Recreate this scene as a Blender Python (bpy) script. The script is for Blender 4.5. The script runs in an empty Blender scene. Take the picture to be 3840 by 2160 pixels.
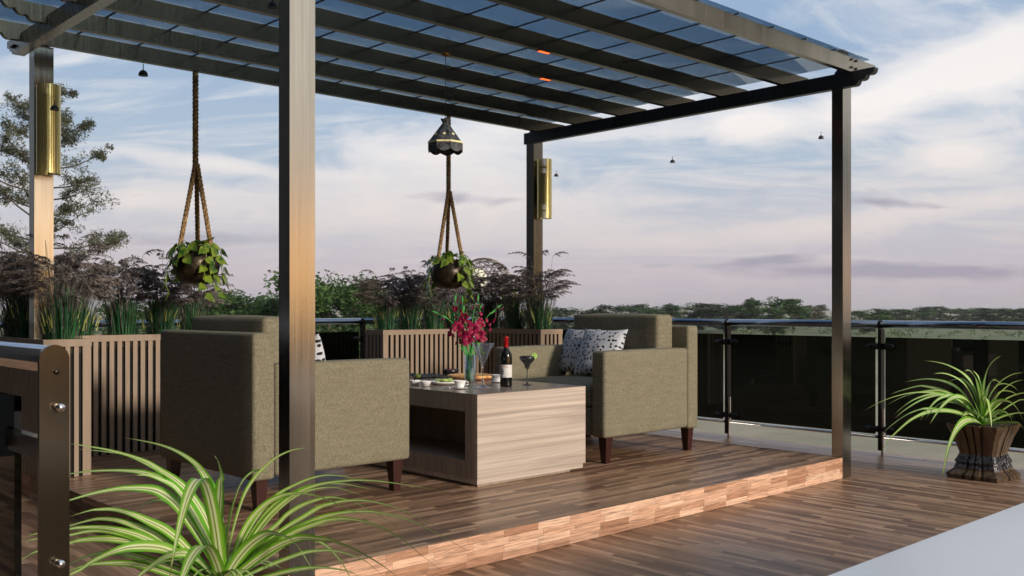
import bpy, bmesh, math, random
from mathutils import Vector, Matrix, noise
PI=math.pi; R_=math.radians
rnd=random.Random(7)
scn=bpy.context.scene
C=scn.collection
# ------------------------------------------------------------ camera frame used to measure the place
f_=3627.;H_=1158.;cx_=1920.;CH=1.15
AZ=math.atan2(3870,f_)
FW=(math.cos(AZ),math.sin(AZ));RT=(math.sin(AZ),-math.cos(AZ))
def at(px,py,d):
    """point at measured pixel and depth d (metres along the level view axis)"""
    u=(px-cx_)/f_;v=(H_-py)/f_
    return Vector(((FW[0]+u*RT[0])*d,(FW[1]+u*RT[1])*d,CH+v*d))
# ------------------------------------------------------------ materials
MATS={}
class NT:
    def __init__(s,name):
        s.m=bpy.data.materials.new(name);s.m.use_nodes=True;s.t=s.m.node_tree
        s.p=s.t.nodes['Principled BSDF'];s.out=s.t.nodes['Material Output']
    def n(s,typ,**kw):
        nd=s.t.nodes.new(typ)
        for k,v in kw.items(): setattr(nd,k,v)
        return nd
    def l(s,a,b): s.t.links.new(a,b)
    def setv(s,sock,v):
        if isinstance(v,bpy.types.NodeSocket): s.l(v,sock)
        else: sock.default_value=v
    def math(s,op,a,b=0.,c=None,clamp=False):
        nd=s.n('ShaderNodeMath',operation=op);nd.use_clamp=clamp
        s.setv(nd.inputs[0],a);s.setv(nd.inputs[1],b)
        if c is not None: s.setv(nd.inputs[2],c)
        return nd.outputs[0]
    def obj(s): return s.n('ShaderNodeTexCoord').outputs['Object']
    def uv(s): return s.n('ShaderNodeTexCoord').outputs['UV']
    def xyz(s,v):
        nd=s.n('ShaderNodeSeparateXYZ');s.l(v,nd.inputs[0]);return nd.outputs
    def comb(s,x,y,z=0.):
        nd=s.n('ShaderNodeCombineXYZ')
        for i,v in enumerate((x,y,z)): s.setv(nd.inputs[i],v)
        return nd.outputs[0]
    def mapp(s,v,sc):
        nd=s.n('ShaderNodeMapping');s.l(v,nd.inputs[0]);nd.inputs['Scale'].default_value=sc;return nd.outputs[0]
    def noise(s,v,scale=5.,detail=4.,rough=.5,dist=0.):
        nd=s.n('ShaderNodeTexNoise');s.l(v,nd.inputs['Vector'])
        nd.inputs['Scale'].default_value=scale;nd.inputs['Detail'].default_value=detail
        nd.inputs['Roughness'].default_value=rough;nd.inputs['Distortion'].default_value=dist
        return nd.outputs[0]
    def ramp(s,v,stops,interp='LINEAR'):
        nd=s.n('ShaderNodeValToRGB');s.l(v,nd.inputs[0]);cr=nd.color_ramp;cr.interpolation=interp
        while len(cr.elements)<len(stops): cr.elements.new(.5)
        for e,(p,c) in zip(cr.elements,stops):
            e.position=p;e.color=(c,c,c,1) if isinstance(c,(int,float)) else tuple(c)+(1,)
        return nd.outputs[0]
    def mix(s,f,a,b,typ='MIX'):
        nd=s.n('ShaderNodeMix',data_type='RGBA',blend_type=typ)
        s.setv(nd.inputs[0],f)
        for i,v in ((6,a),(7,b)):
            if isinstance(v,tuple) and len(v)==3: v=v+(1,)
            s.setv(nd.inputs[i],v)
        return nd.outputs[2]
    def bump(s,h,strength=.3,dist=.01):
        nd=s.n('ShaderNodeBump');s.l(h,nd.inputs['Height']);nd.inputs['Strength'].default_value=strength
        nd.inputs['Distance'].default_value=dist;s.l(nd.outputs[0],s.p.inputs['Normal'])
    def P(s,**kw):
        for k,v in kw.items():
            k=k.replace('_',' ')
            if isinstance(v,tuple) and len(v)==3: v=v+(1,)
            s.setv(s.p.inputs[k],v)
        return s
def mat(name):
    def deco(fn):
        def get():
            if name not in MATS:
                t=NT(name);fn(t);MATS[name]=t.m
            return MATS[name]
        MATS_F[name]=get
        return get
    return deco
MATS_F={}
def M(name): return MATS_F[name]()
def simple(name,col,rough=.5,metal=0.,var=.16,**kw):
    @mat(name)
    def _(t):
        v=t.noise(t.obj(),14.,5.,.6)
        c=t.mix(t.ramp(v,[(.3,0.),(.7,1.)]),tuple(x*(1-var) for x in col),tuple(min(1,x*(1+var)) for x in col))
        t.P(Base_Color=c,Roughness=rough,Metallic=metal,**kw)
def brushed(name,col,rough,axis,metal=1.,streak=.25,an=0.):
    @mat(name)
    def _(t):
        sc={'z':(90,90,1.2),'x':(1.2,90,90),'y':(90,1.2,90)}[axis]
        v=t.noise(t.mapp(t.obj(),sc),1.,4.,.65)
        w=t.noise(t.mapp(t.obj(),tuple(max(.8,k*.12) for k in sc)),1.,3.,.6)
        k=t.math('ADD',t.math('MULTIPLY',v,.7),t.math('MULTIPLY',w,.3))
        c=t.mix(t.ramp(k,[(.3,0.),(.7,1.)]),tuple(x*(1-streak) for x in col),tuple(min(1,x*(1+streak)) for x in col))
        t.P(Base_Color=c,Metallic=metal,Roughness=t.math('ADD',t.math('MULTIPLY',k,.2),rough-.1))
        t.bump(v,.12,.002)
brushed('brushed_post',(.44,.42,.38),.20,'z',streak=.14)
brushed('brushed_rafter_shaded',(.125,.108,.082),.22,'z',metal=1.,streak=.14)  # inner rafters: same metal as the front one, darkened to paint in roof shade
brushed('brushed_rafter_lit',(.46,.43,.37),.24,'z',metal=1.,streak=.14)  # front rafter: lighter copy of the rafter metal for its open light
brushed('brushed_beam_lit',(.40,.40,.40),.26,'z')  # left beam: lighter beam metal, reflected sky painted into the colour
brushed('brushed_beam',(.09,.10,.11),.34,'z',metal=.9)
brushed('gold_wood',(.90,.68,.30),.28,'z',metal=.8,streak=.35)
simple('chrome_dark',(.20,.25,.33),.07,1.,var=.05)
simple('chrome_bronze',(.085,.07,.052),.2,1.,var=.05)
simple('black_metal',(.014,.014,.016),.22,.5)
simple('steel',(.88,.88,.90),.09,1.,var=.03)
simple('dark_iron',(.03,.028,.028),.42,.5)
simple('batten_grey',(.10,.13,.17),.5)
simple('soil',(.03,.025,.02),.95)
simple('liner',(.004,.004,.005),.9)
simple('ceramic',(.78,.79,.82),.18,var=.02)
simple('white_top',(.86,.88,.92),.3,var=.01)
simple('black_ceramic',(.012,.012,.014),.25)
simple('sauce',(.32,.02,.03),.3)
simple('herb',(.05,.18,.03),.6)
simple('olive_green',(.07,.26,.02),.22)
simple('olive_bowl',(.20,.26,.04),.4)
simple('foil_red',(.42,.008,.012),.24,.35)
simple('bottle_black',(.004,.004,.006),.06)
simple('label_paper',(.62,.62,.63),.6)
simple('label_red',(.38,.03,.03),.6)
simple('label_ink',(.03,.035,.04),.6)
simple('board_wood',(.16,.05,.02),.5)
simple('napkin',(.018,.024,.034),.9)
simple('stem_green',(.05,.30,.06),.45)
simple('bud_green',(.08,.42,.10),.45)
simple('stamen',(.7,.6,.3),.5)
simple('vine_stem',(.20,.30,.06),.5)
simple('lime_flesh',(.38,.62,.16),.4)
simple('lime_rind',(.10,.40,.05),.4)
simple('cream',(.80,.74,.44),.6)
simple('lattice',(.33,.27,.24),.6)
simple('rubber',(.012,.012,.012),.5)
simple('house_wall',(.035,.038,.042),.8)
simple('frame_dark',(.02,.02,.02),.4)
def plank(name,L,Rw,rowh=.035,length=.34,tones=None,rough=.33,gap=.35):
    @mat(name)
    def _(t):
        o=t.xyz(t.obj());l=o['XYZ'.index(L)];r=o['XYZ'.index(Rw)]
        rr=t.math('DIVIDE',r,rowh);row=t.math('FLOOR',rr)
        w1=t.n('ShaderNodeTexWhiteNoise',noise_dimensions='1D');t.l(row,w1.inputs['W'])
        u=t.math('ADD',t.math('DIVIDE',l,length),t.math('MULTIPLY',w1.outputs[0],9.3))
        idn=t.math('FLOOR',u)
        w2=t.n('ShaderNodeTexWhiteNoise',noise_dimensions='2D');t.l(t.comb(idn,row),w2.inputs['Vector'])
        rv=w2.outputs[0]
        g=t.noise(t.comb(t.math('MULTIPLY',l,4.),t.math('MULTIPLY',r,75.),t.math('MULTIPLY',rv,37.)),1.,5.,.62,1.2)
        g2=t.noise(t.comb(t.math('MULTIPLY',l,14.),t.math('MULTIPLY',r,190.),t.math('MULTIPLY',rv,11.)),1.,3.,.6)
        big=t.noise(t.obj(),.9,3.,.6)
        tt=tones or [(.0,(.10,.058,.038)),(.3,(.20,.118,.074)),(.6,(.32,.195,.122)),(.86,(.46,.295,.19)),(1.,(.57,.39,.265))]
        base=t.ramp(t.math('ADD',t.math('MULTIPLY',rv,.8),t.math('MULTIPLY',big,.22)),tt)
        k=t.ramp(t.math('ADD',t.math('MULTIPLY',g,.7),t.math('MULTIPLY',g2,.3)),[(.33,.42),(.5,1.),(.66,1.45)])
        c=t.mix(1.,base,k,'MULTIPLY')
        fr=t.math('FRACT',rr);e=t.math('ABSOLUTE',t.math('SUBTRACT',fr,.5))
        fu=t.math('FRACT',u);e2=t.math('ABSOLUTE',t.math('SUBTRACT',fu,.5))
        gp=t.math('MAXIMUM',t.math('GREATER_THAN',e,.475),t.math('GREATER_THAN',e2,.494))
        c=t.mix(t.math('MULTIPLY',gp,gap),c,(.012,.008,.006))
        t.P(Base_Color=c,Roughness=t.math('ADD',t.math('MULTIPLY',g,.28),rough-.12))
        t.bump(t.math('SUBTRACT',t.math('ADD',t.math('MULTIPLY',g,.6),t.math('MULTIPLY',g2,.4)),t.math('MULTIPLY',gp,.5)),.35,.002)
        t.p.inputs['Specular IOR Level'].default_value=.28
plank('deck_planks','Y','X',rowh=.038,length=.42)
plank('platform_planks','X','Y',rowh=.038,length=.42)
LIT_TONES=[(.0,(.30,.155,.095)),(.3,(.45,.25,.165)),(.6,(.60,.37,.26)),(1.,(.72,.50,.37))]  # front riser tones lightened, sunlight painted into the plank colour
plank('riser_x_lit','X','Z',rowh=.0353,length=.22,tones=LIT_TONES,rough=.5)
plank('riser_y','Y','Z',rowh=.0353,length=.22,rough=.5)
def grain(name,L,col,amp=.3,sl=2.,sr=40.,rough=.4):
    @mat(name)
    def _(t):
        sc=[sr]*3;sc['XYZ'.index(L)]=sl
        a=t.noise(t.mapp(t.obj(),tuple(sc)),1.,5.,.6,.8)
        sc2=[sr*.5]*3;sc2['XYZ'.index(L)]=sl*.9
        b=t.noise(t.mapp(t.obj(),tuple(sc2)),1.,4.,.55,1.5)
        k=t.math('ADD',t.math('MULTIPLY',a,.45),t.math('MULTIPLY',b,.55))
        c=t.ramp(k,[(.32,tuple(x*(1-amp) for x in col)),(.52,col),(.7,tuple(min(1,x*(1+amp)) for x in col))])
        t.P(Base_Color=c,Roughness=rough)
        t.bump(a,.08,.002)
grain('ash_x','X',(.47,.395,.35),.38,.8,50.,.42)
grain('ash_z_shaded','Z',(.33,.27,.225),.3,1.4,60.,.38)  # same ash, darkened to paint in shade on faces turned from the sun
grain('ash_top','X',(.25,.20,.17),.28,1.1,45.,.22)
grain('slat_wood','Z',(.27,.20,.15),.16,2.,70.,.55)
grain('leg_wood','Z',(.035,.009,.007),.4,5.,120.,.38)
grain('pot_wood','Z',(.10,.065,.04),.7,5.,26.,.28)
@mat('fabric')
def _(t):
    o=t.obj()
    a=t.noise(t.mapp(o,(60,60,420)),1.,2.,.6)
    b=t.noise(t.mapp(o,(420,420,60)),1.,2.,.6)
    c=t.noise(t.mapp(o,(9,9,70)),1.,4.,.6)
    k=t.math('ADD',t.math('MULTIPLY',a,.5),t.math('MULTIPLY',b,.5))
    k2=t.math('ADD',t.math('MULTIPLY',k,.82),t.math('MULTIPLY',c,.18))
    col=t.ramp(k2,[(.36,(.100,.092,.064)),(.5,(.180,.164,.114)),(.64,(.28,.258,.185))])
    t.P(Base_Color=col,Roughness=.95)
    t.bump(k,.5,.002)
@mat('spotted')
def _(t):
    o=t.obj()
    w=t.noise(o,9.,3.,.5)
    v=t.n('ShaderNodeTexVoronoi',feature='F1',voronoi_dimensions='2D');v.inputs['Scale'].default_value=31.;v.inputs['Randomness'].default_value=.85
    x=t.xyz(o);t.l(t.comb(x[0],x[1]),v.inputs['Vector'])
    cr=t.xyz(v.outputs['Color'])
    th=t.math('ADD',t.math('MULTIPLY',cr[0],.14),.17)
    d=t.math('LESS_THAN',v.outputs['Distance'],th)
    keep=t.math('GREATER_THAN',cr[1],.12)
    lin=t.noise(t.mapp(o,(300,30,30)),1.,3.,.6)
    base=t.ramp(lin,[(.3,(.42,.45,.52)),(.7,(.62,.65,.72))])
    t.P(Base_Color=t.mix(t.math('MULTIPLY',d,keep),base,(.008,.008,.012)),Roughness=.85)
    t.bump(lin,.2,.001)
def glassm(name,tint,rough=.0,spec=1.45,mixs=1.):
    @mat(name)
    def _(t):
        tr=t.n('ShaderNodeBsdfTransparent');tr.inputs[0].default_value=tuple(tint)+(1,)
        gl=t.n('ShaderNodeBsdfGlossy');gl.inputs['Roughness'].default_value=max(rough,.02);gl.inputs[0].default_value=(1,1,1,1)
        ge=t.n('ShaderNodeNewGeometry');dt=t.n('ShaderNodeVectorMath',operation='DOT_PRODUCT');t.l(ge.outputs['Normal'],dt.inputs[0]);t.l(ge.outputs['Incoming'],dt.inputs[1])
        F0=((spec-1)/(spec+1))**2
        fv=t.math('ADD',t.math('MULTIPLY',t.math('POWER',t.math('SUBTRACT',1.,t.math('ABSOLUTE',dt.outputs['Value'])),5.),1-F0),F0)
        v=t.noise(t.obj(),3.,3.,.5)
        mx=t.n('ShaderNodeMixShader');t.l(t.math('MULTIPLY',fv,t.math('ADD',t.math('MULTIPLY',v,.1),mixs-.05)),mx.inputs[0])
        t.l(tr.outputs[0],mx.inputs[1]);t.l(gl.outputs[0],mx.inputs[2]);t.l(mx.outputs[0],t.out.inputs[0])
glassm('smoked_glass',(.11,.115,.105),.02,1.5,.6)
glassm('roof_glass',(.50,.60,.68),.03,1.5,1.3)
glassm('clear_glass',(.86,.89,.92),.0,1.75,2.6)
glassm('grey_glass',(.45,.46,.48),.0,1.5,1.8)
glassm('edge_glass',(.5,.75,.65),.1,1.4)
@mat('vase_water')
def _(t):
    t.P(Base_Color=(.9,.95,1.),Roughness=.02,IOR=1.33,Transmission_Weight=1.)
@mat('striped_leaf')
def _(t):
    x=t.xyz(t.uv());e=t.math('ABSOLUTE',t.math('SUBTRACT',x[0],.5))
    nz=t.noise(t.comb(t.math('MULTIPLY',x[0],9.),t.math('MULTIPLY',x[1],1.2)),1.,3.,.5)
    e2=t.math('ADD',e,t.math('MULTIPLY',t.math('SUBTRACT',nz,.5),.05))
    c=t.ramp(t.math('MULTIPLY',e2,2.),[(.0,(.10,.22,.02)),(.07,(.16,.30,.04)),(.12,(.74,.80,.42)),(.34,(.86,.90,.66)),(.44,(.40,.60,.10)),(.60,(.17,.46,.035)),(1.,(.09,.34,.02))])
    v=t.noise(t.obj(),4.,2.,.5)
    c=t.mix(t.ramp(v,[(.4,0.),(.75,.4)]),c,(.42,.45,.06))
    tipn=t.noise(t.obj(),60.,2.,.5);c=t.mix(t.ramp(t.math('ADD',x[1],t.math('MULTIPLY',tipn,.06)),[(.955,0.),(1.,.85)]),c,(.16,.09,.03))
    t.P(Base_Color=c,Roughness=.42)
    tr=t.n('ShaderNodeBsdfTranslucent');t.l(c,tr.inputs[0])
    mx=t.n('ShaderNodeMixShader');mx.inputs[0].default_value=.25
    t.l(t.p.outputs[0],mx.inputs[1]);t.l(tr.outputs[0],mx.inputs[2]);t.l(mx.outputs[0],t.out.inputs[0])
def leafmat(name,c1,c2,scale=10.,rough=.5,tl=.3):
    @mat(name)
    def _(t):
        v=t.noise(t.obj(),scale,4.,.6)
        c=t.ramp(v,[(.36,c1),(.64,c2)])
        t.P(Base_Color=c,Roughness=rough)
        tr=t.n('ShaderNodeBsdfTranslucent');t.l(c,tr.inputs[0])
        mx=t.n('ShaderNodeMixShader');mx.inputs[0].default_value=tl
        t.l(t.p.outputs[0],mx.inputs[1]);t.l(tr.outputs[0],mx.inputs[2]);t.l(mx.outputs[0],t.out.inputs[0])
leafmat('ivy_leaf',(.012,.075,.010),(.26,.36,.035),20.,.32)
leafmat('reed_leaf',(.006,.055,.022),(.03,.125,.045),6.,.4,.1)
leafmat('reed_tip',(.28,.34,.08),(.5,.5,.2),6.,.5,.2)
leafmat('plume',(.019,.016,.017),(.31,.265,.25),40.,.8,.1)
leafmat('broad_leaf',(.02,.10,.02),(.34,.44,.08),14.,.4)
leafmat('petal',(.22,.003,.045),(.50,.012,.10),40.,.5,.25)
leafmat('tree_near',(.055,.065,.040),(.15,.16,.095),.9,.7,.3)
leafmat('tree_green',(.018,.055,.012),(.075,.155,.032),.35,.7,.2)
leafmat('tree_dark',(.014,.030,.012),(.045,.075,.028),.12,.7,.2)
leafmat('tree_dry',(.08,.075,.045),(.17,.15,.10),.12,.8,.2)
leafmat('bush_green',(.03,.065,.018),(.11,.17,.055),.15,.7,.2)
grain('bark','Z',(.075,.058,.045),.4,3.,14.,.9)
@mat('ground')
def _(t):
    o=t.obj()
    a=t.noise(o,.035,6.,.6);b=t.noise(o,.4,6.,.7);c=t.noise(o,.006,4.,.6)
    k=t.math('ADD',t.math('ADD',t.math('MULTIPLY',a,.45),t.math('MULTIPLY',b,.2)),t.math('MULTIPLY',c,.35))
    sepd=t.xyz(o);dist=t.math('SQRT',t.math('ADD',t.math('POWER',t.math('ABSOLUTE',sepd[0]),2.),t.math('POWER',t.math('ABSOLUTE',sepd[1]),2.)))
    far=t.ramp(t.math('DIVIDE',t.math('ADD',dist,t.math('MULTIPLY',a,120.)),1500.),[(.10,0.),(.17,1.),(.40,.85),(.62,0.)])
    col=t.ramp(k,[(.34,(.15,.16,.09)),(.46,(.31,.29,.21)),(.55,(.43,.39,.31)),(.66,(.55,.51,.43))])
    col=t.mix(far,col,t.ramp(b,[(.35,(.045,.07,.025)),(.65,(.16,.20,.085))]))
    t.P(Base_Color=col,Roughness=.95)
@mat('pizza')
def _(t):
    v=t.noise(t.obj(),55.,4.,.7);w=t.noise(t.obj(),120.,2.,.5)
    c=t.ramp(v,[(.34,(.30,.05,.015)),(.45,(.60,.22,.06)),(.55,(.75,.50,.18)),(.72,(.70,.55,.22))])
    t.P(Base_Color=t.mix(t.math('GREATER_THAN',w,.66),c,(.04,.12,.02)),Roughness=.5);t.bump(v,.5,.004)
@mat('salad')
def _(t):
    v=t.noise(t.obj(),60.,4.,.7)
    c=t.ramp(v,[(.3,(.45,.05,.02)),(.38,(.25,.40,.04)),(.5,(.55,.68,.14)),(.7,(.70,.80,.35))])
    t.P(Base_Color=c,Roughness=.45);t.bump(v,.5,.004)
@mat('pot_bronze')
def _(t):
    o=t.obj();a=t.noise(o,9.,6.,.65);b=t.noise(o,60.,3.,.6)
    k=t.math('ADD',t.math('MULTIPLY',a,.7),t.math('MULTIPLY',b,.3))
    c=t.ramp(k,[(.35,(.010,.008,.006)),(.52,(.030,.023,.015)),(.68,(.10,.07,.036))])
    t.P(Base_Color=c,Metallic=.55,Roughness=t.math('ADD',t.math('MULTIPLY',b,.3),.22));t.bump(k,.25,.004)
@mat('rope')
def _(t):
    o=t.obj();v=t.noise(t.mapp(o,(130,130,60)),1.,3.,.6)
    t.P(Base_Color=t.ramp(v,[(.38,(.05,.03,.014)),(.5,(.22,.13,.055)),(.62,(.48,.33,.15))]),Roughness=.85);t.bump(v,.6,.003)
@mat('shade_print')
def _(t):
    v=t.noise(t.obj(),38.,5.,.75,1.5)
    t.P(Base_Color=t.ramp(v,[(.46,(.008,.010,.013)),(.52,(.085,.092,.105))]),Roughness=.6)
def emis(name,col,st):
    @mat(name)
    def _(t):
        v=t.noise(t.obj(),5.,2.,.5)
        t.P(Base_Color=col,Emission_Color=t.mix(v,tuple(x*.9 for x in col),col),Emission_Strength=st)
@mat('haze_air')
def _(t):
    t.t.nodes.remove(t.p);v=t.n('ShaderNodeVolumePrincipled');v.inputs['Color'].default_value=(.85,.87,.95,1);v.inputs['Density'].default_value=.00017
    t.l(v.outputs[0],t.out.inputs['Volume'])
emis('globe_glow',(1.,.93,.66),.85)
emis('glow_orange',(1.,.16,.03),1.6)
emis('bulb_red',(1.,.12,.04),.5)
simple('lamp_amber',(.30,.13,.02),.3,.8)
@mat('pot_torus')
def _(t):
    v=t.noise(t.mapp(t.obj(),(40,40,22)),1.,4.,.6,1.)
    t.P(Base_Color=t.ramp(v,[(.4,(.05,.045,.045)),(.6,(.16,.16,.18))]),Metallic=.8,Roughness=.22);t.bump(v,1.,.012)
# ------------------------------------------------------------ mesh builder
class B:
    def __init__(s): s.v=[];s.f=[];s.uv={};s.mi=[];s.cur=0;s.sm=[];s.smooth=False
    def add(s,vs,fs,uvs=None):
        o=len(s.v);s.v+= [tuple(p) for p in vs]
        for i,fc in enumerate(fs):
            s.f.append(tuple(o+k for k in fc));s.mi.append(s.cur);s.sm.append(s.smooth)
            if uvs: s.uv[len(s.f)-1]=[uvs[k] for k in fc]
        return s
    def box(s,x0,x1,y0,y1,z0,z1):
        v=[(x0,y0,z0),(x1,y0,z0),(x1,y1,z0),(x0,y1,z0),(x0,y0,z1),(x1,y0,z1),(x1,y1,z1),(x0,y1,z1)]
        return s.add(v,[(0,3,2,1),(4,5,6,7),(0,1,5,4),(1,2,6,5),(2,3,7,6),(3,0,4,7)])
    def hexa(s,v):
        return s.add(v,[(0,3,2,1),(4,5,6,7),(0,1,5,4),(1,2,6,5),(2,3,7,6),(3,0,4,7)])
    def prism(s,poly,axis,a,b):
        """poly 2D outline extruded along axis from a to b. axis y: (x,z); axis x: (y,z); axis z: (x,y)"""
        def mk(p,t):
            return {'y':(p[0],t,p[1]),'x':(t,p[0],p[1]),'z':(p[0],p[1],t)}[axis]
        n=len(poly);v=[mk(p,a) for p in poly]+[mk(p,b) for p in poly]
        fs=[tuple(range(n)),tuple(range(2*n-1,n-1,-1))]+[(i,i+n,(i+1)%n+n,(i+1)%n) for i in range(n)]
        return s.add(v,fs)
    def lathe(s,prof,c=(0,0,0),n=24,sx=1.,sy=1.,cap=False):
        v=[];m=len(prof)
        for (r,z) in prof:
            for i in range(n):
                a=2*PI*i/n;v.append((c[0]+r*math.cos(a)*sx,c[1]+r*math.sin(a)*sy,c[2]+z))
        fs=[(j*n+i,j*n+(i+1)%n,(j+1)*n+(i+1)%n,(j+1)*n+i) for j in range(m-1) for i in range(n)]
        if cap: fs+=[tuple(range(n-1,-1,-1)),tuple((m-1)*n+i for i in range(n))]
        sm=s.smooth;s.smooth=True;s.add(v,fs);s.smooth=sm;return s
    def tube(s,pts,r,n=8,rads=None,cap=True):
        pts=[Vector(p) for p in pts];v=[];m=len(pts);up=None
        for j,p in enumerate(pts):
            d=(pts[min(j+1,m-1)]-pts[max(j-1,0)]).normalized()
            if up is None: up=Vector((0,0,1)) if abs(d.z)<.9 else Vector((1,0,0))
            a=d.cross(up).normalized();b=a.cross(d).normalized();up=b
            rr=rads[j] if rads else r
            for i in range(n):
                t=2*PI*i/n;v.append(p+(a*math.cos(t)+b*math.sin(t))*rr)
        fs=[(j*n+i,(j+1)*n+i,(j+1)*n+(i+1)%n,j*n+(i+1)%n) for j in range(m-1) for i in range(n)]
        if cap: fs+=[tuple(range(n)),tuple((m-1)*n+i for i in range(n-1,-1,-1))]
        sm=s.smooth;s.smooth=True;s.add(v,fs);s.smooth=sm;return s
    def ribbon(s,pts,widths,side=None,fold=.25):
        """strap leaf: three verts across, V fold, uv across the blade"""
        pts=[Vector(p) for p in pts];m=len(pts);v=[];uv=[]
        for j,p in enumerate(pts):
            d=(pts[min(j+1,m-1)]-pts[max(j-1,0)]).normalized()
            sd=side if side is not None else d.cross(Vector((0,0,1)))
            sd=(sd-d*sd.dot(d))
            if sd.length<1e-4: sd=Vector((1,0,0))
            sd.normalize();nm=sd.cross(d).normalized()
            if nm.z<0: nm=-nm
            w=widths[j]/2
            v+=[p-sd*w+nm*w*fold,p,p+sd*w+nm*w*fold];t=j/(m-1)
            uv+=[(0,t),(.5,t),(1,t)]
        fs=[]
        for j in range(m-1):
            a=j*3;fs+=[(a,a+1,a+4,a+3),(a+1,a+2,a+5,a+4)]
        sm=s.smooth;s.smooth=True;s.add(v,fs,uv);s.smooth=sm;return s
    def build(s,name,mats,parent=None,loc=None,bevel=0,seg=2,sub=0):
        me=bpy.data.meshes.new(name);me.from_pydata(s.v,[],s.f);me.update()
        if not isinstance(mats,(list,tuple)): mats=[mats]
        for m in mats: me.materials.append(M(m))
        for i,p in enumerate(me.polygons):
            p.material_index=s.mi[i];p.use_smooth=s.sm[i]
        if s.uv:
            ul=me.uv_layers.new(name='UVMap')
            for i,p in enumerate(me.polygons):
                if i in s.uv:
                    for k,li in enumerate(p.loop_indices): ul.data[li].uv=s.uv[i][k]
        if bevel:
            bm=bmesh.new();bm.from_mesh(me)
            bmesh.ops.bevel(bm,geom=[e for e in bm.edges],offset=bevel,segments=seg,profile=.5,affect='EDGES')
            for fc in bm.faces: fc.smooth=True
            bm.to_mesh(me);bm.free()
            me.set_sharp_from_angle(angle=R_(50)) if seg<2 else None
        o=bpy.data.objects.new(name,me);C.objects.link(o)
        if parent: o.parent=parent
        if loc is not None: o.location=loc
        return o
def tag(o,label=None,cat=None,group=None,kind=None):
    if label: o['label']=label
    if cat: o['category']=cat
    if group: o['group']=group
    if kind: o['kind']=kind
    return o
def thing(name,label,cat,group=None,loc=(0,0,0),rz=0.):
    o=bpy.data.objects.new(name,None);C.objects.link(o);o.empty_display_size=.1
    o.location=loc;o.rotation_euler=(0,0,rz);return tag(o,label,cat,group)
def dup(root,label=None,loc=None,rz=None,scale=None):
    r=root.copy();C.objects.link(r)
    if loc is not None: r.location=loc
    if rz is not None: r.rotation_euler=(0,0,rz)
    if scale is not None: r.scale=(scale,)*3 if isinstance(scale,(int,float)) else scale
    if label: r['label']=label
    for ch in list(root.children):
        c=ch.copy();C.objects.link(c);c.parent=r
        for g in list(ch.children):
            d=g.copy();C.objects.link(d);d.parent=c
    return r
def softbox(name,x0,x1,y0,y1,z0,z1,m,parent,bev=.018,puff=(0,0,0)):
    """upholstered block: subdivided box, optional outward puff per axis, rounded edges"""
    bm=bmesh.new();bmesh.ops.create_cube(bm,size=1.)
    bmesh.ops.bevel(bm,geom=list(bm.edges),offset=.0001,segments=1,affect='EDGES') if False else None
    S=Vector((x1-x0,y1-y0,z1-z0));c=Vector(((x0+x1)/2,(y0+y1)/2,(z0+z1)/2))
    for v in bm.verts: v.co=Vector((v.co.x*S.x,v.co.y*S.y,v.co.z*S.z))
    bmesh.ops.bevel(bm,geom=list(bm.edges),offset=bev,segments=4,profile=.5,affect='EDGES')
    if any(puff):
        big=[e for e in bm.edges if e.calc_length()>bev*3]
        bmesh.ops.subdivide_edges(bm,edges=big,cuts=7,use_grid_fill=True)
        for v in bm.verts:
            q=[v.co[i]/S[i]*2 for i in range(3)]
            for i in range(3):
                j,k=(i+1)%3,(i+2)%3
                if abs(q[i])>.8:
                    v.co[i]+=math.copysign(puff[i]*max(0,1-q[j]**2)*max(0,1-q[k]**2),q[i])
    for v in bm.verts: v.co+=c
    for fc in bm.faces: fc.smooth=True
    me=bpy.data.meshes.new(name);bm.to_mesh(me);bm.free();me.materials.append(M(m))
    o=bpy.data.objects.new(name,me);C.objects.link(o);o.parent=parent;return o
# ------------------------------------------------------------ setting: ground, decks
PZ=.141
o=B();o.add([(-5000,-5000,-5),(6000,-5000,-5),(6000,6000,-5),(-5000,6000,-5)],[(0,1,2,3)])
tag(o.build('ground','ground'),kind='structure')
tag(B().box(-3.0,7.46,-4.,8.2,-.25,0).build('deck','deck_planks'),kind='structure')
tag(B().box(-3.0,7.5,-4.,8.24,-5.2,-.254).build('terrace_base','house_wall'),kind='structure')
pf=B();x0,x1,y0,y1=1.885,6.135,3.25,7.2
pf.add([(x0,y0,PZ),(x1,y0,PZ),(x1,y1,PZ),(x0,y1,PZ)],[(0,1,2,3)])
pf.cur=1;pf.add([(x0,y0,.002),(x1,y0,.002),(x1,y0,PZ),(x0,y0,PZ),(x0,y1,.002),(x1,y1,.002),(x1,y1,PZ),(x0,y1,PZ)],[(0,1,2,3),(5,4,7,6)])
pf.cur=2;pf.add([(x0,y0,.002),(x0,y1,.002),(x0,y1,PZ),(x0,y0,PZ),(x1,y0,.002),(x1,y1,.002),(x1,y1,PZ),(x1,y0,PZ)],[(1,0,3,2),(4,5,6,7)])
tag(pf.build('platform',['platform_planks','riser_x_lit','riser_y']),kind='structure')
# house on the left of the terrace, out of frame but seen in the metal and glass
hs=thing('house','dark grey house wall beside the terrace, seen only as a dark reflection','house')
hw=B();hw.box(-3.6,-3.0,-7.,24.,-5.,8.);hw.build('wall','house_wall',hs)
for k in range(6):
    w=B().box(-3.,-2.96,-3+k*3.,-1.6+k*3.,.0,2.4).build('window','frame_dark',hs)
    B().box(-2.96,-2.95,-2.94+k*3.,-1.66+k*3.,.06,2.34).build('pane','smoked_glass',w)
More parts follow.
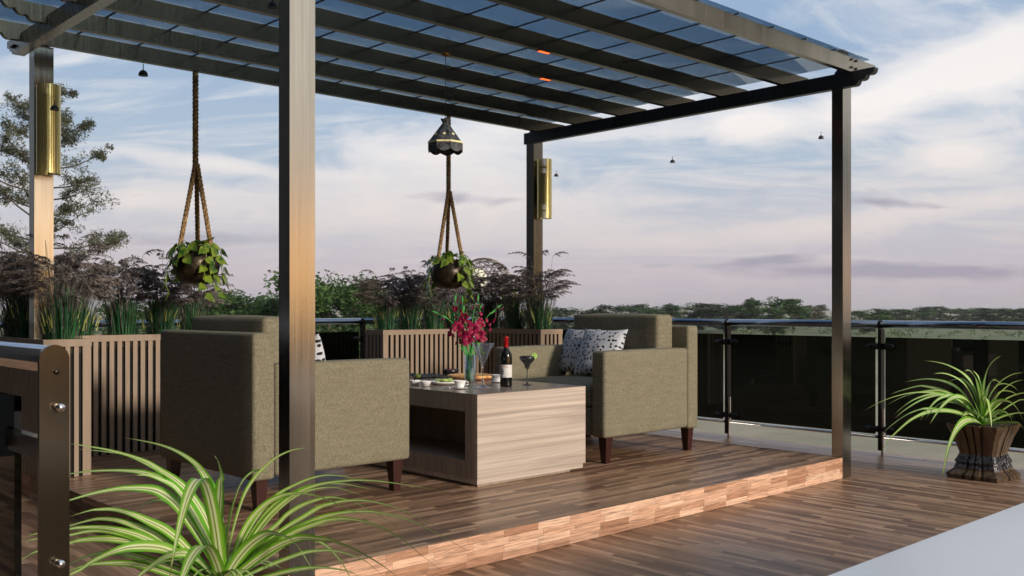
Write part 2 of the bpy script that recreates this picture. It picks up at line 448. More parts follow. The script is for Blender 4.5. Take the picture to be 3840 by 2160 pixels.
# ------------------------------------------------------------ pergola
pg=thing('pergola','brushed metal pergola with a tinted glass roof over the raised platform','pergola')
XA,XB=(1.889,2.000),(6.112,6.226);YA,YB=(3.246,3.327),(6.234,6.33)
for X in (XA,XB):
    for Y in (YA,YB):
        zt=2.745 if Y is YA else 2.745
        b=B().box(X[0],X[1],Y[0],Y[1],(.0 if (X is XB and Y is YA) or (X is XA and Y is YA) else PZ),zt)
        p=b.build('post','brushed_post',pg)
        B().lathe([(.0,.045),(.03,.038),(.045,.018),(.05,.0)][::-1],((X[0]+X[1])/2,(Y[0]+Y[1])/2,2.748),16).build('cap','dark_iron',p)
def scallop_left(xt,xi,zt,zb):   # rafter outline with scalloped tip at low X
    pts=[(xt,zt)];n=3
    segx=(xi-xt)/n;segz=(zt-.018-zb)/n
    pts.append((xt,zt-.018))
    for i in range(n):
        ax,az=xt+segx*i,zt-.018-segz*i;bx,bz=ax+segx,az-segz
        for t in (.2,.4,.6,.8,1.):
            mx=ax+(bx-ax)*t;mz=az+(bz-az)*t;bl=math.sin(PI*t)*.014
            pts.append((mx-bl*.4,mz-bl))
    return pts
RY=[3.190,3.705,4.225,4.720,5.222,5.722,6.190]
for i,y in enumerate(RY):
    prof=scallop_left(1.57,1.76,2.846,2.748)+[(6.23,2.748),(6.455,2.815),(6.466,2.846)]
    B().prism(prof,'y',y,y+.042).build('rafter','brushed_rafter_lit' if i==0 else 'brushed_rafter_shaded',pg)
# side beams with scalloped front ends
def beam(xa,xb,zb,zt,ya,yb,front):
    pts=[]
    n=3
    if front:
        pts=[(ya,zt)];sy=.17/n;sz=(zt-zb-.01)/n
        for i in range(n):
            for t in (0,.25,.5,.75,1.):
                a=ya+sy*(i+t);z=zt-.01-sz*(i+t);bl=math.sin(PI*t)*.016
                pts.append((a-bl*.8,z-bl*.8))
        pts+=[(yb,zb),(yb,zt)]
    else:
        pts=[(ya,zt),(ya,zb)];sy=.14/n;sz=(zt-zb-.02)/n
        for i in range(n):
            for t in (0,.25,.5,.75,1.):
                a=yb-.14+sy*(i+t);z=zb+sz*(i+t);bl=math.sin(PI*t)*.012
                pts.append((a+bl,z-bl))
        pts+=[(yb,zt)]
    B().prism(pts,'x',xa,xb).build('beam','brushed_beam' if front and xa>3 else 'brushed_beam_lit',pg)
beam(6.108,6.160,2.648,2.747,3.02,6.36,True)
beam(1.800,1.866,2.693,2.790,3.0,6.46,False)
# bolts
for x,z in ((6.12,2.829),(6.181,2.829),(6.12,2.776),(6.181,2.776)):
    B().tube([(x,3.192,z),(x,3.179,z)],.008,10).build('bolt','dark_iron',pg)
for y,z in ((6.34,2.735),(6.30,2.735)):
    B().tube([(1.802,y,z),(1.786,y,z)],.008,10).build('bolt','dark_iron',pg)
g=B();g.box(1.52,6.33,3.17,6.34,2.856,2.864);g.build('roof_panel','roof_glass',pg)
for k in range(11):
    x=2.135+.376*k
    B().box(x-.0045,x+.0045,3.17,6.34,2.8485,2.8555).build('batten','batten_grey',pg)
B().lathe([(.055,0),(.052,.02),(.04,.042),(.02,.055),(.0,.058)],(6.17,3.29,2.866),18).build('cap','dark_iron',pg)
# glowing patches added as orange light spots under two rafters, no known lamp
for n,(x,y) in enumerate(((4.25,4.246),(4.76,4.741))):
    t=thing('glow_patch','small glowing orange patch under the %s rafter, added as a spot of light'%('nearer','farther')[n],'light','orange glow patches under the rafters')
    B().box(x-.05,x+.05,y-.014,y+.014,2.7435,2.7475).build('patch_back','black_metal',t)
    B().box(x-.044,x+.044,y-.012,y+.012,2.7405,2.7432).build('glow_face','glow_orange',t)
# ------------------------------------------------------------ railings
RZT=1.058
def rail_span(xy0,xy1,label,posts,glass,cutoff=None):
    t=thing('glass_railing',label,'railing')
    a=Vector((xy0[0],xy0[1],0));b=Vector((xy1[0],xy1[1],0));d=(b-a).normalized();L=(b-a).length
    s=Vector((-d.y,d.x,0))
    P=lambda u,w,z: a+d*u+s*w+Vector((0,0,z))
    def bar(m,u0,u1,w0,w1,z0,z1):
        m.hexa([P(u0,w0,z0),P(u1,w0,z0),P(u1,w1,z0),P(u0,w1,z0),P(u0,w0,z1),P(u1,w0,z1),P(u1,w1,z1),P(u0,w1,z1)])
    ps=sorted(posts)
    for i in range(len(ps)-1):
        u0,u1=ps[i]+.012,ps[i+1]-.012
        B().tube([P(u0,0,RZT-.03),P(u1,0,RZT-.03)],.03,20).build('top_rail','chrome_dark',t)
        B().tube([P(u0,0,.135),P(u1,0,.135)],.013,12).build('bottom_rail','steel',t)
        m=B();bar(m,u0+.03,u1-.03,-.005,.005,.155,.925);m.build('glass_panel','smoked_glass',t)
    for u in ps:
        m=B();bar(m,u-.008,u+.008,-.028,.028,.03,RZT-.028)
        c=P(u,0,RZT-.028)
        m2=[];n=10
        for k in range(n+1):
            an=PI*k/n;m2.append((math.cos(an)*.031,math.sin(an)*.031))
        vs=[c+s*p[0]+Vector((0,0,p[1]))-d*.008 for p in m2]+[c+s*p[0]+Vector((0,0,p[1]))+d*.008 for p in m2]
        nn=len(m2);m.add(vs,[tuple(range(nn)),tuple(range(2*nn-1,nn-1,-1))]+[(k,k+nn,(k+1)%nn+nn,(k+1)%nn) for k in range(nn)])
        bar(m,u+.010,u+.020,-.03,.03,.03,.99);p=m.build('post','black_metal',t)
        f=B();bar(f,u+.014,u+.034,-.02,.02,.0,.36);f.build('foot','steel',p)
        for z in (.852,.196):
            for sg in (-1,1):
                q=B();q.tube([P(u+sg*.01,.018*0,z),P(u+sg*.12,0,z)],.025,12,rads=None)
                q.tube([P(u+sg*.085,-.018,z),P(u+sg*.085,.018,z)],.029,16)
                q.build('clamp','black_metal',p)
    return t
rail_span((7.37,8.05),(7.37,-2.),'long glass railing along the right edge of the deck, beside the potted plant',[.02,1.57,3.02,4.455,5.89,7.33,8.78,10.0],1)
rail_span((.75,8.05),(7.33,8.05),'far glass railing behind the slatted planters',[.04,1.5,2.9,4.75,6.2],1)
rail_span((7.37,-3.9),(-2.9,-3.9),'unseen glass railing added behind the viewer to darken reflections low on the posts',[.06,1.5,3.,4.5,6.,7.5,9.,10.2],1)  # added out of view so the posts mirror something dark below the horizon
# near railing at left, with its rounded end plate
nr=thing('glass_railing','near glass railing with a rounded end plate, cut by the left edge','railing')
Yp=2.235
B().tube([(.72,Yp+.01,1.038),(.72,8.0,1.038)],.0305,28).build('top_rail','steel',nr)
poly=[(.7165+.0315*math.cos(PI*k/16),1.039+.0325*math.sin(PI*k/16)) for k in range(17)]+[(.685,.02),(.748,.02)]
pl=B().prism(poly,'y',Yp-.008,Yp+.004).build('end_plate','chrome_bronze',nr)
B().tube([(.72,Yp-.010,1.012),(.72,Yp-.006,1.012)],.0065,16).build('bolt','chrome_bronze',pl)
for z in (.935,.595): B().tube([(.722,Yp-.034,z),(.722,Yp-.006,z)],.0085,18).build('bolt','steel',pl)
B().box(.712,.728,Yp+.262,7.9,.10,.940).build('glass_panel','smoked_glass',nr)
for z in (.835,.25):
    B().box(.708,.732,Yp+.004,Yp+.30,z-.024,z+.024).build('clamp','black_metal',nr)
    d=B();d.tube([(.700,Yp+.36,z),(.676,Yp+.36,z)],.026,20);d.build('clamp','black_metal',nr)
    d=B();d.tube([(.676,Yp+.36,z),(.668,Yp+.36,z)],.02,20);d.build('clamp','steel',nr)
B().tube([(.72,Yp+.01,.06),(.72,7.9,.06)],.014,12).build('bottom_rail','steel',nr)
# ------------------------------------------------------------ sofas
def leg(x,y,parent,zt,flipx=1):
    m=B();w0,w1=.034,.021
    m.hexa([(x-w1,y-w1,PZ),(x+w1,y-w1,PZ),(x+w1,y+w1,PZ),(x-w1,y+w1,PZ),(x-w0,y-w0,zt),(x+w0,y-w0,zt),(x+w0,y+w0,zt),(x-w0,y+w0,zt)])
    m.build('leg','leg_wood',parent)
def sofa(label,xf,xk,y0,y1,zb):
    """xf = front of arms, xk = rear of back panel (either side)"""
    s=1 if xk>xf else -1
    t=thing('armchair',label,'armchair','olive armchairs facing across the table')
    T=.118;pb=xk-s*.12
    X=lambda a,b:(min(a,b),max(a,b))
    for ya,yb in ((y0,y0+T),(y1-T,y1)):
        a,b=X(xf,pb-s*.002);softbox('arm',a,b,ya,yb,zb+.008,.874,'fabric',t,.02,(0,.006,.004))
    a,b=X(pb,xk);softbox('back_panel',a,b,y0,y1,zb-.004,1.03,'fabric',t,.018,(.004,.0,.0))
    a,b=X(xf+s*.03,pb-s*.004);softbox('seat_base',a,b,y0+T+.004,y1-T-.004,zb+.012,.50,'fabric',t,.012)
    a,b=X(xf+s*.02,pb-s*.12);softbox('seat_cushion',a,b,y0+T+.006,y1-T-.006,.505,.645,'fabric',t,.03,(.01,.0,.02))
    a,b=X(pb-s*.006,pb-s*.185);softbox('back_cushion',a,b,y0+T+.008,y1-T-.008,.652,1.108,'fabric',t,.026,(.018,.004,.008))
    for xx in (xf+s*.07,xk-s*.06):
        for yy in (y0+.055,y1-.055): leg(xx,yy,t,zb+.012)
    return t
sofa('olive fabric armchair seen from behind, nearest the thick post at left',3.275,2.314,4.32,5.42,.305)
sofa('olive fabric armchair with two spotted pillows, right of the coffee table',4.693,5.701,4.134,5.205,.305)
# pillows
def pillow(label,c,w,h,lean,turn,face):
    n=22;b=B();b.smooth=True;vs=[];th=.075
    for sgn in (1,-1):
        for i in range(n+1):
            for j in range(n+1):
                u=-1+2*i/n;v=-1+2*j/n
                pin=1-.07*(1-abs(u)**2)*abs(v)**3-.0; pin2=1-.07*(1-abs(v)**2)*abs(u)**3
                x=u*w/2*pin2;y=v*h/2*pin
                z=th*((1-u**2)*(1-v**2))**.45*(.9+.1*noise.noise(Vector((u*2+c[0],v*2,sgn))))
                vs.append((x,y,sgn*(z+.001)))
    N=(n+1)**2;fs=[]
    for i in range(n):
        for j in range(n):
            a=i*(n+1)+j;q=(a,a+n+1,a+n+2,a+1);fs+=[q,tuple(N+k for k in q[::-1])]
    rim=[i*(n+1) for i in range(n+1)]+[n*(n+1)+j for j in range(1,n+1)]+[i*(n+1)+n for i in range(n-1,-1,-1)]+[j for j in range(n-1,0,-1)]
    for k in range(len(rim)):
        a,c2=rim[k],rim[(k+1)%len(rim)];fs.append((a,a+N,c2+N,c2))
    b.add(vs,fs);o=b.build('pillow','spotted')
    Mx=Matrix.Translation(c)@Matrix.Rotation(turn,4,'Z')@Matrix.Rotation(face,4,'Y')
    # local z -> facing; build: local x = world y, local y = up
    R=Matrix(((0,0,-1,0),(-1,0,0,0),(0,1,0,0),(0,0,0,1)))
    o.matrix_world=Matrix.Translation(c)@Matrix.Rotation(turn,4,'Z')@Matrix.Rotation(lean,4,'Y')@R
    return tag(o,label,'pillow','spotted pillows on the armchairs')
pillow('white pillow with black spots, farther back of the two on the right armchair',(5.33,4.96,.835),.36,.36,R_(22),R_(-2),0)
pillow('white pillow with black spots, nearer of the two behind the arm of the right armchair',(5.23,4.65,.835),.38,.37,R_(24),R_(6),0)
pillow('white spotted pillow on the left armchair, a sliver showing right of the thick post',(2.79,4.62,.84),.38,.36,R_(-9),R_(-3),0)
# ------------------------------------------------------------ coffee table
tb=thing('coffee_table','low pale wood block coffee table with an open storage niche','table')
tx0,tx1,ty0,ty1,tz=3.582,4.48,4.107,5.46,.667
B().box(tx0,tx1,ty0,ty1,tz-.003,tz).build('tabletop','ash_top',tb)
B().box(tx0,tx1,ty0,ty0+.02,.186,tz-.0032).build('side_panel','ash_x',tb)
B().box(tx0,tx1,ty1-.02,ty1,.186,tz-.0032).build('side_panel','ash_x',tb)
fm=B()
fm.box(tx0,tx1,ty0+.0202,ty1-.0202,.564,tz-.0034)
fm.box(tx0,tx1,ty0+.0202,ty1-.0202,.186,.283)
fm.box(tx0,tx1,ty0+.0204,ty0+.107,.2832,.5638)
fm.box(tx0,tx1,ty1-.107,ty1-.0204,.2832,.5638)
fm.build('frame','ash_z_shaded',tb)
B().box(4.02,4.04,ty0+.108,ty1-.108,.2834,.5636).build('divider','ash_z_shaded',tb)
B().box(tx0+.002,tx1-.02,ty0+.004,ty1-.02,.158,.1858).build('plinth','ash_x',tb)
B().box(tx0+.02,tx1-.12,ty0+.02,ty1-.1,PZ+.001,.1578).build('base','ash_z_shaded',tb)
TZ=tz+.0008
# ------------------------------------------------------------ planters
def slats(m,axis,fixed,a,b,z0,z1,depth,sign):
    n=int(round((b-a)/.0545));p=(b-a)/n;gap=.023
    # slat boards with gaps between
    edges=[];x=a
    for i in range(n):
        s0=a+p*i+(gap/2 if i else 0);s1=a+p*(i+1)-(gap/2 if i<n-1 else 0)
        lo,hi=sorted((fixed,fixed+sign*depth))
        if axis=='x': m.box(s0,s1,lo,hi,z0,z1)
        else: m.box(lo,hi,s0,s1,z0,z1)
def planter(label,mir):
    X=lambda x:(x if not mir else 8.136-x)
    t=thing('planter',label,'planter','slatted L shaped planters at the back of the platform')
    z0,zr,z1=PZ+.002,.925,.968;d=.011
    def bx(m,xa,xb,ya,yb,za,zb):
        xa,xb=sorted((X(xa),X(xb)));m.box(xa,xb,ya,yb,za,zb)
    A=(1.876,2.147);Y0,Y1,Y2=6.02,6.77,7.04;XE=3.296
    s=B();sg=-1 if mir else 1
    def sx(a,b,y,sign): 
        a,b=sorted((X(a),X(b)));slats(s,'x',y,a,b,z0,zr-.0005,d,sign)
    def sy(x,a,b,sign): slats(s,'y',X(x),a,b,z0,zr-.0005,d,sign*sg)
    sx(A[0]+d,A[1]-d,Y0,1);sy(A[0],Y0,Y2,1);sy(A[1],Y0,Y1-.001,-1)
    sx(A[1]+.001,XE-d,Y1,1);sy(XE,Y1,Y2,-1);sx(A[0]+d,XE-d,Y2,-1)
    s.build('slats','slat_wood',t)
    r=B()
    bx(r,A[0]-.003,A[1]+.003,Y0-.003,Y0+.03,zr,z1);bx(r,A[0]-.003,A[0]+.03,Y0+.0302,Y2+.003,zr,z1);bx(r,A[1]-.03,A[1]+.003,Y0+.0302,Y1-.004,zr,z1)
    bx(r,A[1]-.03,XE+.003,Y1-.003,Y1+.03,zr,z1);bx(r,XE-.03,XE+.003,Y1+.0302,Y2+.003,zr,z1);bx(r,A[0]+.0302,XE-.0302,Y2-.03,Y2+.003,zr,z1)
    r.build('rim','slat_wood',t)
    l=B();bx(l,A[0]+.022,A[1]-.022,Y0+.022,Y2-.022,z0,.88);bx(l,A[1]-.0215,XE-.022,Y1+.022,Y2-.022,z0,.88);l.build('liner','liner',t)
    q=B();bx(q,A[0]+.0215,A[1]-.0215,Y0+.0215,Y2-.0215,.882,.93);bx(q,A[1]-.021,XE-.0215,Y1+.0215,Y2-.0215,.8825,.9305);q.build('soil','soil',t)
planter('left slatted wooden planter wrapping the back left post',False)
planter('right slatted wooden planter wrapping the back right post',True)
# reed clumps
def reed(seed):
    r=random.Random(seed)
    t=thing('reed_clump','x','plant','plumed reed clumps in the planters')
    lf=B();pm=B();tp=lf
    for i in range(210):
        a=r.uniform(0,2*PI);rr=r.uniform(0,.10);h=r.uniform(.20,.40);sp=r.uniform(.01,.10)
        p0=Vector((rr*math.cos(a),rr*math.sin(a),-.04));dr=Vector((math.cos(a+r.uniform(-.4,.4)),math.sin(a+r.uniform(-.4,.4)),0))
        pts=[p0+dr*sp*(k/4)**1.6+Vector((0,0,h*k/4)) for k in range(5)]
        w=r.uniform(.004,.0095)
        lf.ribbon(pts,[w,w,w*.9,w*.7,.001],side=Vector((math.cos(a+1.5),math.sin(a+1.5),0)))
        if i%7==0:
            lf.cur=1;q=pts[2]+dr*.005;tp.ribbon([q,q+Vector((dr.x*.015,dr.y*.015,.05)),q+Vector((dr.x*.03,dr.y*.03,.085))],[.009,.006,.001],side=RIGHT);lf.cur=0
    for i in range(92):
        a=r.uniform(0,2*PI);rr=r.uniform(0,.08);h=r.uniform(.27,.50);sp=r.uniform(.02,.12)
        if i<3: h=r.uniform(.56,.64);sp=.06
        az=a+r.uniform(-.5,.5);dr=Vector((math.cos(az),math.sin(az),0))
        p0=Vector((rr*math.cos(a),rr*math.sin(a),-.04))
        st=[p0+dr*sp*(k/4)**1.8+Vector((0,0,h*k/4)) for k in range(5)]
        pm.tube(st,.0012,4,cap=False)
        # arching panicle
        L=r.uniform(.10,.19);base=st[-1];ar=[]
        for k in range(9):
            s=k/8;ar.append(base+dr*L*(.35*s+.55*s*s)+Vector((0,0,L*(.85*s-.62*s*s))))
        pm.tube(ar,.001,4,cap=False)
        for k in range(1,9):
            q=ar[k]
            for e in range(3):
                b=az+r.uniform(-.8,.8);ln=r.uniform(.030,.066)*(1.15-.5*k/8)
                e1=q+Vector((math.cos(b)*ln*.62,math.sin(b)*ln*.62,ln*.12));e2=e1+Vector((math.cos(b)*ln*.45,math.sin(b)*ln*.45,-ln*.32))
                pm.ribbon([q,e1,e2],[.0015,.0082,.001],side=Vector((-math.sin(b),math.cos(b),.8)),fold=.5)
    lf.build('leaves',['reed_leaf','reed_tip'],t);pm.build('plumes','plume',t)
    return t
RIGHT=Vector((RT[0],RT[1],0))
reeds=[reed(11),reed(12),reed(13)]
spots=[(2.02,6.14,1.05,'plumed reed clump at the front corner of the left planter, before the post'),
(1.99,6.60,1.12,'plumed reed clump in the left planter, left of the post'),
(2.0,6.90,1.1,'plumed reed clump at the far corner of the left planter, cut by the photo edge'),
(2.38,6.90,1.02,'first reed clump right of the post in the left planter'),
(2.68,6.91,1.10,'second reed clump right of the post in the left planter'),
(2.95,6.89,1.0,'third reed clump right of the post in the left planter'),
(3.20,6.91,.92,'last reed clump of the left planter, under the first hanging pot'),
(4.97,6.90,.95,'leftmost reed clump of the right planter, beside the rail'),
(5.22,6.91,.98,'reed clump of the right planter, under the second hanging pot'),
(5.48,6.90,1.03,'middle reed clump of the right planter, behind the red flowers'),
(5.74,6.91,1.0,'reed clump before the wire globe lamp in the right planter'),
(6.08,6.80,1.04,'reed clump at the inner corner of the right planter, left of the thin post'),
(6.11,6.16,1.12,'reed clump at the front end of the right planter, leaning over the armchair'),
(6.12,6.50,1.05,'reed clump right behind the back right post in the right planter')]
used=set()
for i,(x,y,s,lb) in enumerate(spots):
    k=i%3
    if k not in used:
        used.add(k);o=reeds[k];o.location=(x,y,.93);o.scale=(s,s,s*1.03);o.rotation_euler=(0,0,i*1.3);o['label']=lb
    else: dup(reeds[k],lb,(x,y,.93),i*1.3,(s,s,s*1.03))
# ------------------------------------------------------------ hanging pots
def heart_leaf(b,p,dirv,up,L):
    """heart-shaped leaf from petiole point p along dirv"""
    dirv=dirv.normalized();sd=dirv.cross(up).normalized();nm=sd.cross(dirv).normalized()
    out=[(-.08,.0),(-.12,.22),(.0,.42),(.25,.44),(.55,.30),(.8,.13),(1.08,.0)]
    vs=[];mid=[]
    for (t,w) in out: mid.append(p+dirv*L*max(t,.0)+nm*(-.10*L*t*t))
    vs=[m for m in mid];n=len(out)
    for sgn in (1,-1):
        for (t,w) in out: vs.append(p+dirv*L*t+sd*sgn*w*L+nm*(.12*L*w-.10*L*t*t))
    fs=[]
    for i in range(n-1):
        fs.append((i,n+i,n+i+1,i+1));fs.append((i,i+1,2*n+i+1,2*n+i))
    b.smooth=True;b.add(vs,fs)
def hanging(label_p,cx,cy,seed,zs,topz=2.745):
    r=random.Random(seed)
    t=thing('hanging_planter',label_p,'hanging pot','potted vines hanging on ropes from the back rafter')
    c=Vector((cx,cy,0))
    p=B();p.lathe([(.0,1.318),(.07,1.318),(.11,1.340),(.143,1.39),(.155,1.44),(.147,1.49),(.122,1.525),(.118,1.535),(.132,1.547),(.130,1.556),(.112,1.552),(.108,1.50),(.0,1.49)],(cx,cy,0),40)
    p.build('pot','pot_bronze',t)
    rp=B()
    def braid(a,b,rad=.0112):
        a,b=Vector(a),Vector(b);L=(b-a).length;d=(b-a)/L;u=d.cross(Vector((.3,1,.1))).normalized();w=d.cross(u)
        n=max(8,int(L/.012))
        for s in range(3):
            pts=[]
            for k in range(n+1):
                q=k/n*L;an=q*75+s*2*PI/3
                pts.append(a+d*q+(u*math.cos(an)+w*math.sin(an))*rad)
            rp.tube(pts,rad*.95,6,cap=False)
    braid((cx-.006,cy,topz),(cx-.006,cy,zs))
    for k in range(3):
        an=.5+k*2*PI/3+.55
        braid((cx+.008*math.cos(an),cy+.008*math.sin(an),zs+.02),(cx+.118*math.cos(an),cy+.118*math.sin(an),1.55),.0092)
    rp.build('rope','rope',t)
    lv=B();vs=B()
    for i in range(11):
        an=2*PI*i/11+r.uniform(-.2,.2);lat=abs(math.cos(an-AZ-PI/2));L=(r.choice((.26,.34,.20)) if lat>.6 else r.choice((.03,.06,.02)))
        rad=.14;pts=[]
        o0=Vector((cx+.08*math.cos(an),cy+.08*math.sin(an),1.55));dr=Vector((math.cos(an),math.sin(an),0))
        pts=[o0,o0+dr*.05+Vector((0,0,.03)),o0+dr*.085+Vector((0,0,.0))]
        z=0;m=int(L/.058)
        for k in range(m):
            z-=.060;pts.append(o0+dr*(.095+.015*math.sin(k*1.3+i))+Vector((r.uniform(-.012,.012),r.uniform(-.012,.012),z)))
        vs.tube(pts,.0024,5)
        for k in range(1,len(pts)):
            sgn=1 if k%2 else -1
            side=Vector((-dr.y,dr.x,0))*sgn
            dv=(side*.7+dr*.45+Vector((0,0,-.75+r.uniform(-.2,.35)))).normalized()
            heart_leaf(lv,pts[k]+dv*.012,dv,(dr+Vector((0,0,.4+r.uniform(-.2,.3)))).normalized(),r.uniform(.060,.082))
    for i in range(26):
        an=r.uniform(0,2*PI);rr=r.uniform(.02,.12);q=Vector((cx+rr*math.cos(an),cy+rr*math.sin(an),1.555+r.uniform(0,.045)))
        dr=Vector((math.cos(an),math.sin(an),0));dv=(dr*.7+Vector((0,0,r.uniform(-.3,.7))))
        heart_leaf(lv,q,dv,Vector((dr.x*.3,dr.y*.3,1)),r.uniform(.05,.075))
    vs.build('vine','vine_stem',t);lv.build('leaves','ivy_leaf',t)
hanging('round bronze pot with trailing vine, hanging by rope at left',2.905,6.21,3,2.10)
hanging('round bronze pot with trailing vine, hanging below the patterned lamp',5.105,6.21,8,2.10)
# ------------------------------------------------------------ patterned pendant lamp
pd=thing('pendant_lamp','black patterned tent-shaped pendant lamp with cream diamonds','lamp')
lc=Vector((3.835,4.700,0));LZ=lambda py:CH+(H_-py)/f_*6.05
zt_,zm,zb_=LZ(462),LZ(536),LZ(572);n=8
def ring(r,z,off=0.): return [(lc.x+r*math.cos(2*PI*(i+.5)/n+off),lc.y+r*math.sin(2*PI*(i+.5)/n+off),z) for i in range(n)]
sh=B();rt,rm=.020,.113
v=ring(rt,zt_)+ring(rm,zm);sh.add(v,[(i,(i+1)%n,n+(i+1)%n,n+i) for i in range(n)])
# crown frill
fr=[];
for i in range(n):
    a=2*PI*(i+.5)/n;a2=2*PI*(i+1)/n;a3=2*PI*(i+1.5)/n
    q=lambda a,r,z:(lc.x+r*math.cos(a),lc.y+r*math.sin(a),z)
    sh.add([q(a,rt,zt_),q(a3,rt,zt_),q(a3,rt*1.5,zt_+.022),q(a2,rt*1.7,zt_+.030),q(a,rt*1.5,zt_+.022)],[(0,1,2,3,4)])
    # scalloped skirt panel
    A_,B_=Vector(q(a,rm,zm)),Vector(q(a3,rm,zm));pts=[A_,B_]
    rb=rm+.001
    for k in range(9):
        s=k/8;w=B_.lerp(A_,s);pts.append(Vector((w.x,w.y,zb_+.012-.016*math.sin(PI*s))))
    sh.add(pts,[tuple(range(len(pts)))])
sh.build('shade','shade_print',pd)
bd=B();z2=zm-.0;v=[];
v=ring(rm+.0018,zm+.004)+ring(rm+.0018,zm-.007);bd.add(v,[(i,(i+1)%n,n+(i+1)%n,n+i) for i in range(n)]);bd.build('band','cream',pd)
for i in range(n):
    a=2*PI*(i+1)/n;ap=math.cos(PI/n);t=.62
    r0=(rt+(rm-rt)*t)*ap+.0018;zc=zt_+(zm-zt_)*t
    sl=Vector(((rm-rt)*ap*math.cos(a),(rm-rt)*ap*math.sin(a),zm-zt_)).normalized();sd=Vector((-math.sin(a),math.cos(a),0))
    c=Vector((lc.x+r0*math.cos(a),lc.y+r0*math.sin(a),zc));nn=sd.cross(sl).normalized()
    if nn.z<0: nn=-nn
    c=c+nn*.0015
    bd=B();bd.add([c+sl*.0115,c+sd*.0115,c-sl*.0115,c-sd*.0115,c+sl*.0115+nn*.001,c+sd*.0115+nn*.001,c-sl*.0115+nn*.001,c-sd*.0115+nn*.001],[(0,1,2,3),(7,6,5,4)]);bd.build('diamond','cream',pd)
B().tube([(lc.x,lc.y,zt_),(lc.x,lc.y,2.74)],.0018,6).build('cord','dark_iron',pd)
B().lathe([(.0,0),(.026,0),(.026,-.008),(.012,-.018),(.0,-.02)],(lc.x,lc.y,2.7475),20).build('ceiling_cap','lamp_amber',pd)
B().lathe([(.0,-.02),(.014,-.012),(.02,.0),(.016,.014),(.0,.024)],(lc.x,lc.y,zm+.01),14).build('bulb','cream',pd)
# ------------------------------------------------------------ wall lamps on the back posts
def sconce(label,cx,yf):
    t=thing('wall_lamp',label,'lamp','slatted golden wall lamps on the back posts')
    z0,z1=1.963,2.495;r=.067;cy=yf-.075
    s=B();n=36
    for i in range(n):
        a=2*PI*i/n;hw=.0043;ct=Vector((math.cos(a),math.sin(a),0));sd=Vector((-ct.y,ct.x,0));c=Vector((cx,cy,0))
        P=[c+ct*r-sd*hw,c+ct*r+sd*hw,c+ct*(r-.004)+sd*hw,c+ct*(r-.004)-sd*hw]
        s.hexa([p+Vector((0,0,z0)) for p in P]+[p+Vector((0,0,z1)) for p in P])
    s.build('slats','gold_wood',t)
    B().lathe([(.046,z0+.13),(.046,z1-.13)],(cx,cy,0),20,cap=True).build('inner_tube','cream',t)
    h=B()
    for z in (z0+.07,z1-.07): h.lathe([(.0615,z),(.0615,z+.006),(.02,z+.006),(.02,z),(.0615,z)],(cx,cy,0),24)
    h.box(cx-.012,cx+.012,cy+.06,yf-.001,z0+.2,z1-.2);h.build('bracket','dark_iron',t)
sconce('golden slatted cylinder lamp on the back left post, before the tree',1.947,6.234)
sconce('golden slatted cylinder lamp on the back right post',6.172,6.234)
# ------------------------------------------------------------ bell lamps on thin cables
bells=[(205,405,5.35,'bell lamp just right of the left golden wall lamp'),(537,275,6.32,'bell lamp under the back rafter, left of the first rope'),
(1022,20,4.95,'bell lamp beside the thick post at the top edge'),(2086,657,13.2,'bell lamp in the open sky, closest to the right golden wall lamp'),
(2522,605,11.6,'bell lamp in the open sky, midway between the two right posts'),(3079,515,10.9,'bell lamp in the open sky, just left of the right post')]
bell0=None;bp=[]
for i,(x,y,d,lb) in enumerate(bells):
    p=at(x,y,d);bp.append(p)
    if bell0 is None:
        bell0=thing('bell_lamp','black dome '+lb,'lamp','small black bell lamps strung in the air')
        m=B();m.lathe([(.030,-.016),(.031,-.012),(.027,.004),(.018,.016),(.006,.022),(.0,.023)],(0,0,0),18);m.lathe([(.0,-.013),(.0295,-.0145)],(0,0,0),18);m.build('shade','dark_iron',bell0)
        B().tube([(0,0,.02),(0,0,.062)],.003,6).build('stem','dark_iron',bell0)
        bell0.location=p
    else: dup(bell0,'black dome '+lb,p,scale=.8 if i==2 else 1.)
bell0.scale=(.75,)*3
def cable(a,b,sag,label):
    a,b=Vector(a),Vector(b);pts=[]
    for k in range(25):
        t=k/24;q=a.lerp(b,t);q.z-=sag*4*t*(1-t);pts.append(q)
    tag(B().tube(pts,.0002,4).build('cable','dark_iron'),label,'cable')
def cab3(P,label,ext=1.0):
    # cable passing through the stem tops of its lamps
    P=[p+Vector((0,0,.062)) for p in P];pts=[P[0]+(P[0]-P[1])*ext+Vector((0,0,.3*ext))]+P+[P[-1]+(P[-1]-P[-2])*ext+Vector((0,0,.3*ext))]
    tag(B().tube(pts,.0002,4).build('cable','dark_iron'),label,'cable')
cab3(bp[3:],'hair thin wire carrying the three bell lamps in the open sky')
cab3(bp[:3],'hair thin wire carrying the left bell lamps',.3)
# ------------------------------------------------------------ wire globe lamp and broad-leaved plant behind the planter
gl=thing('globe_lamp','geodesic wire globe lamp with a glowing ball, above the planter reeds','lamp')
gc=at(1815,1078,9.35);gr=.285
bm=bmesh.new();bmesh.ops.create_icosphere(bm,subdivisions=3,radius=gr)
w=B()
for e in bm.edges: w.tube([gc+e.verts[0].co,gc+e.verts[1].co],.0042,5,cap=False)
bm.free();w.build('lattice','lattice',gl)
w=B();c2=at(1794,1050,9.35);w.lathe([(.082*math.sin(PI*k/12)+1e-4,-.11*math.cos(PI*k/12)) for k in range(13)],c2,22);w.build('ball','globe_glow',gl)
B().tube([(gc.x,gc.y,.002),(gc.x,gc.y,gc.z-gr)],.018,10).build('stand','dark_iron',gl)
bl=thing('broad_leaf_plant','broad yellow-striped leaf plant behind the wire globe lamp','plant')
bc=at(1905,1190,9.6);bc.z=.0
w=B();r=random.Random(4)
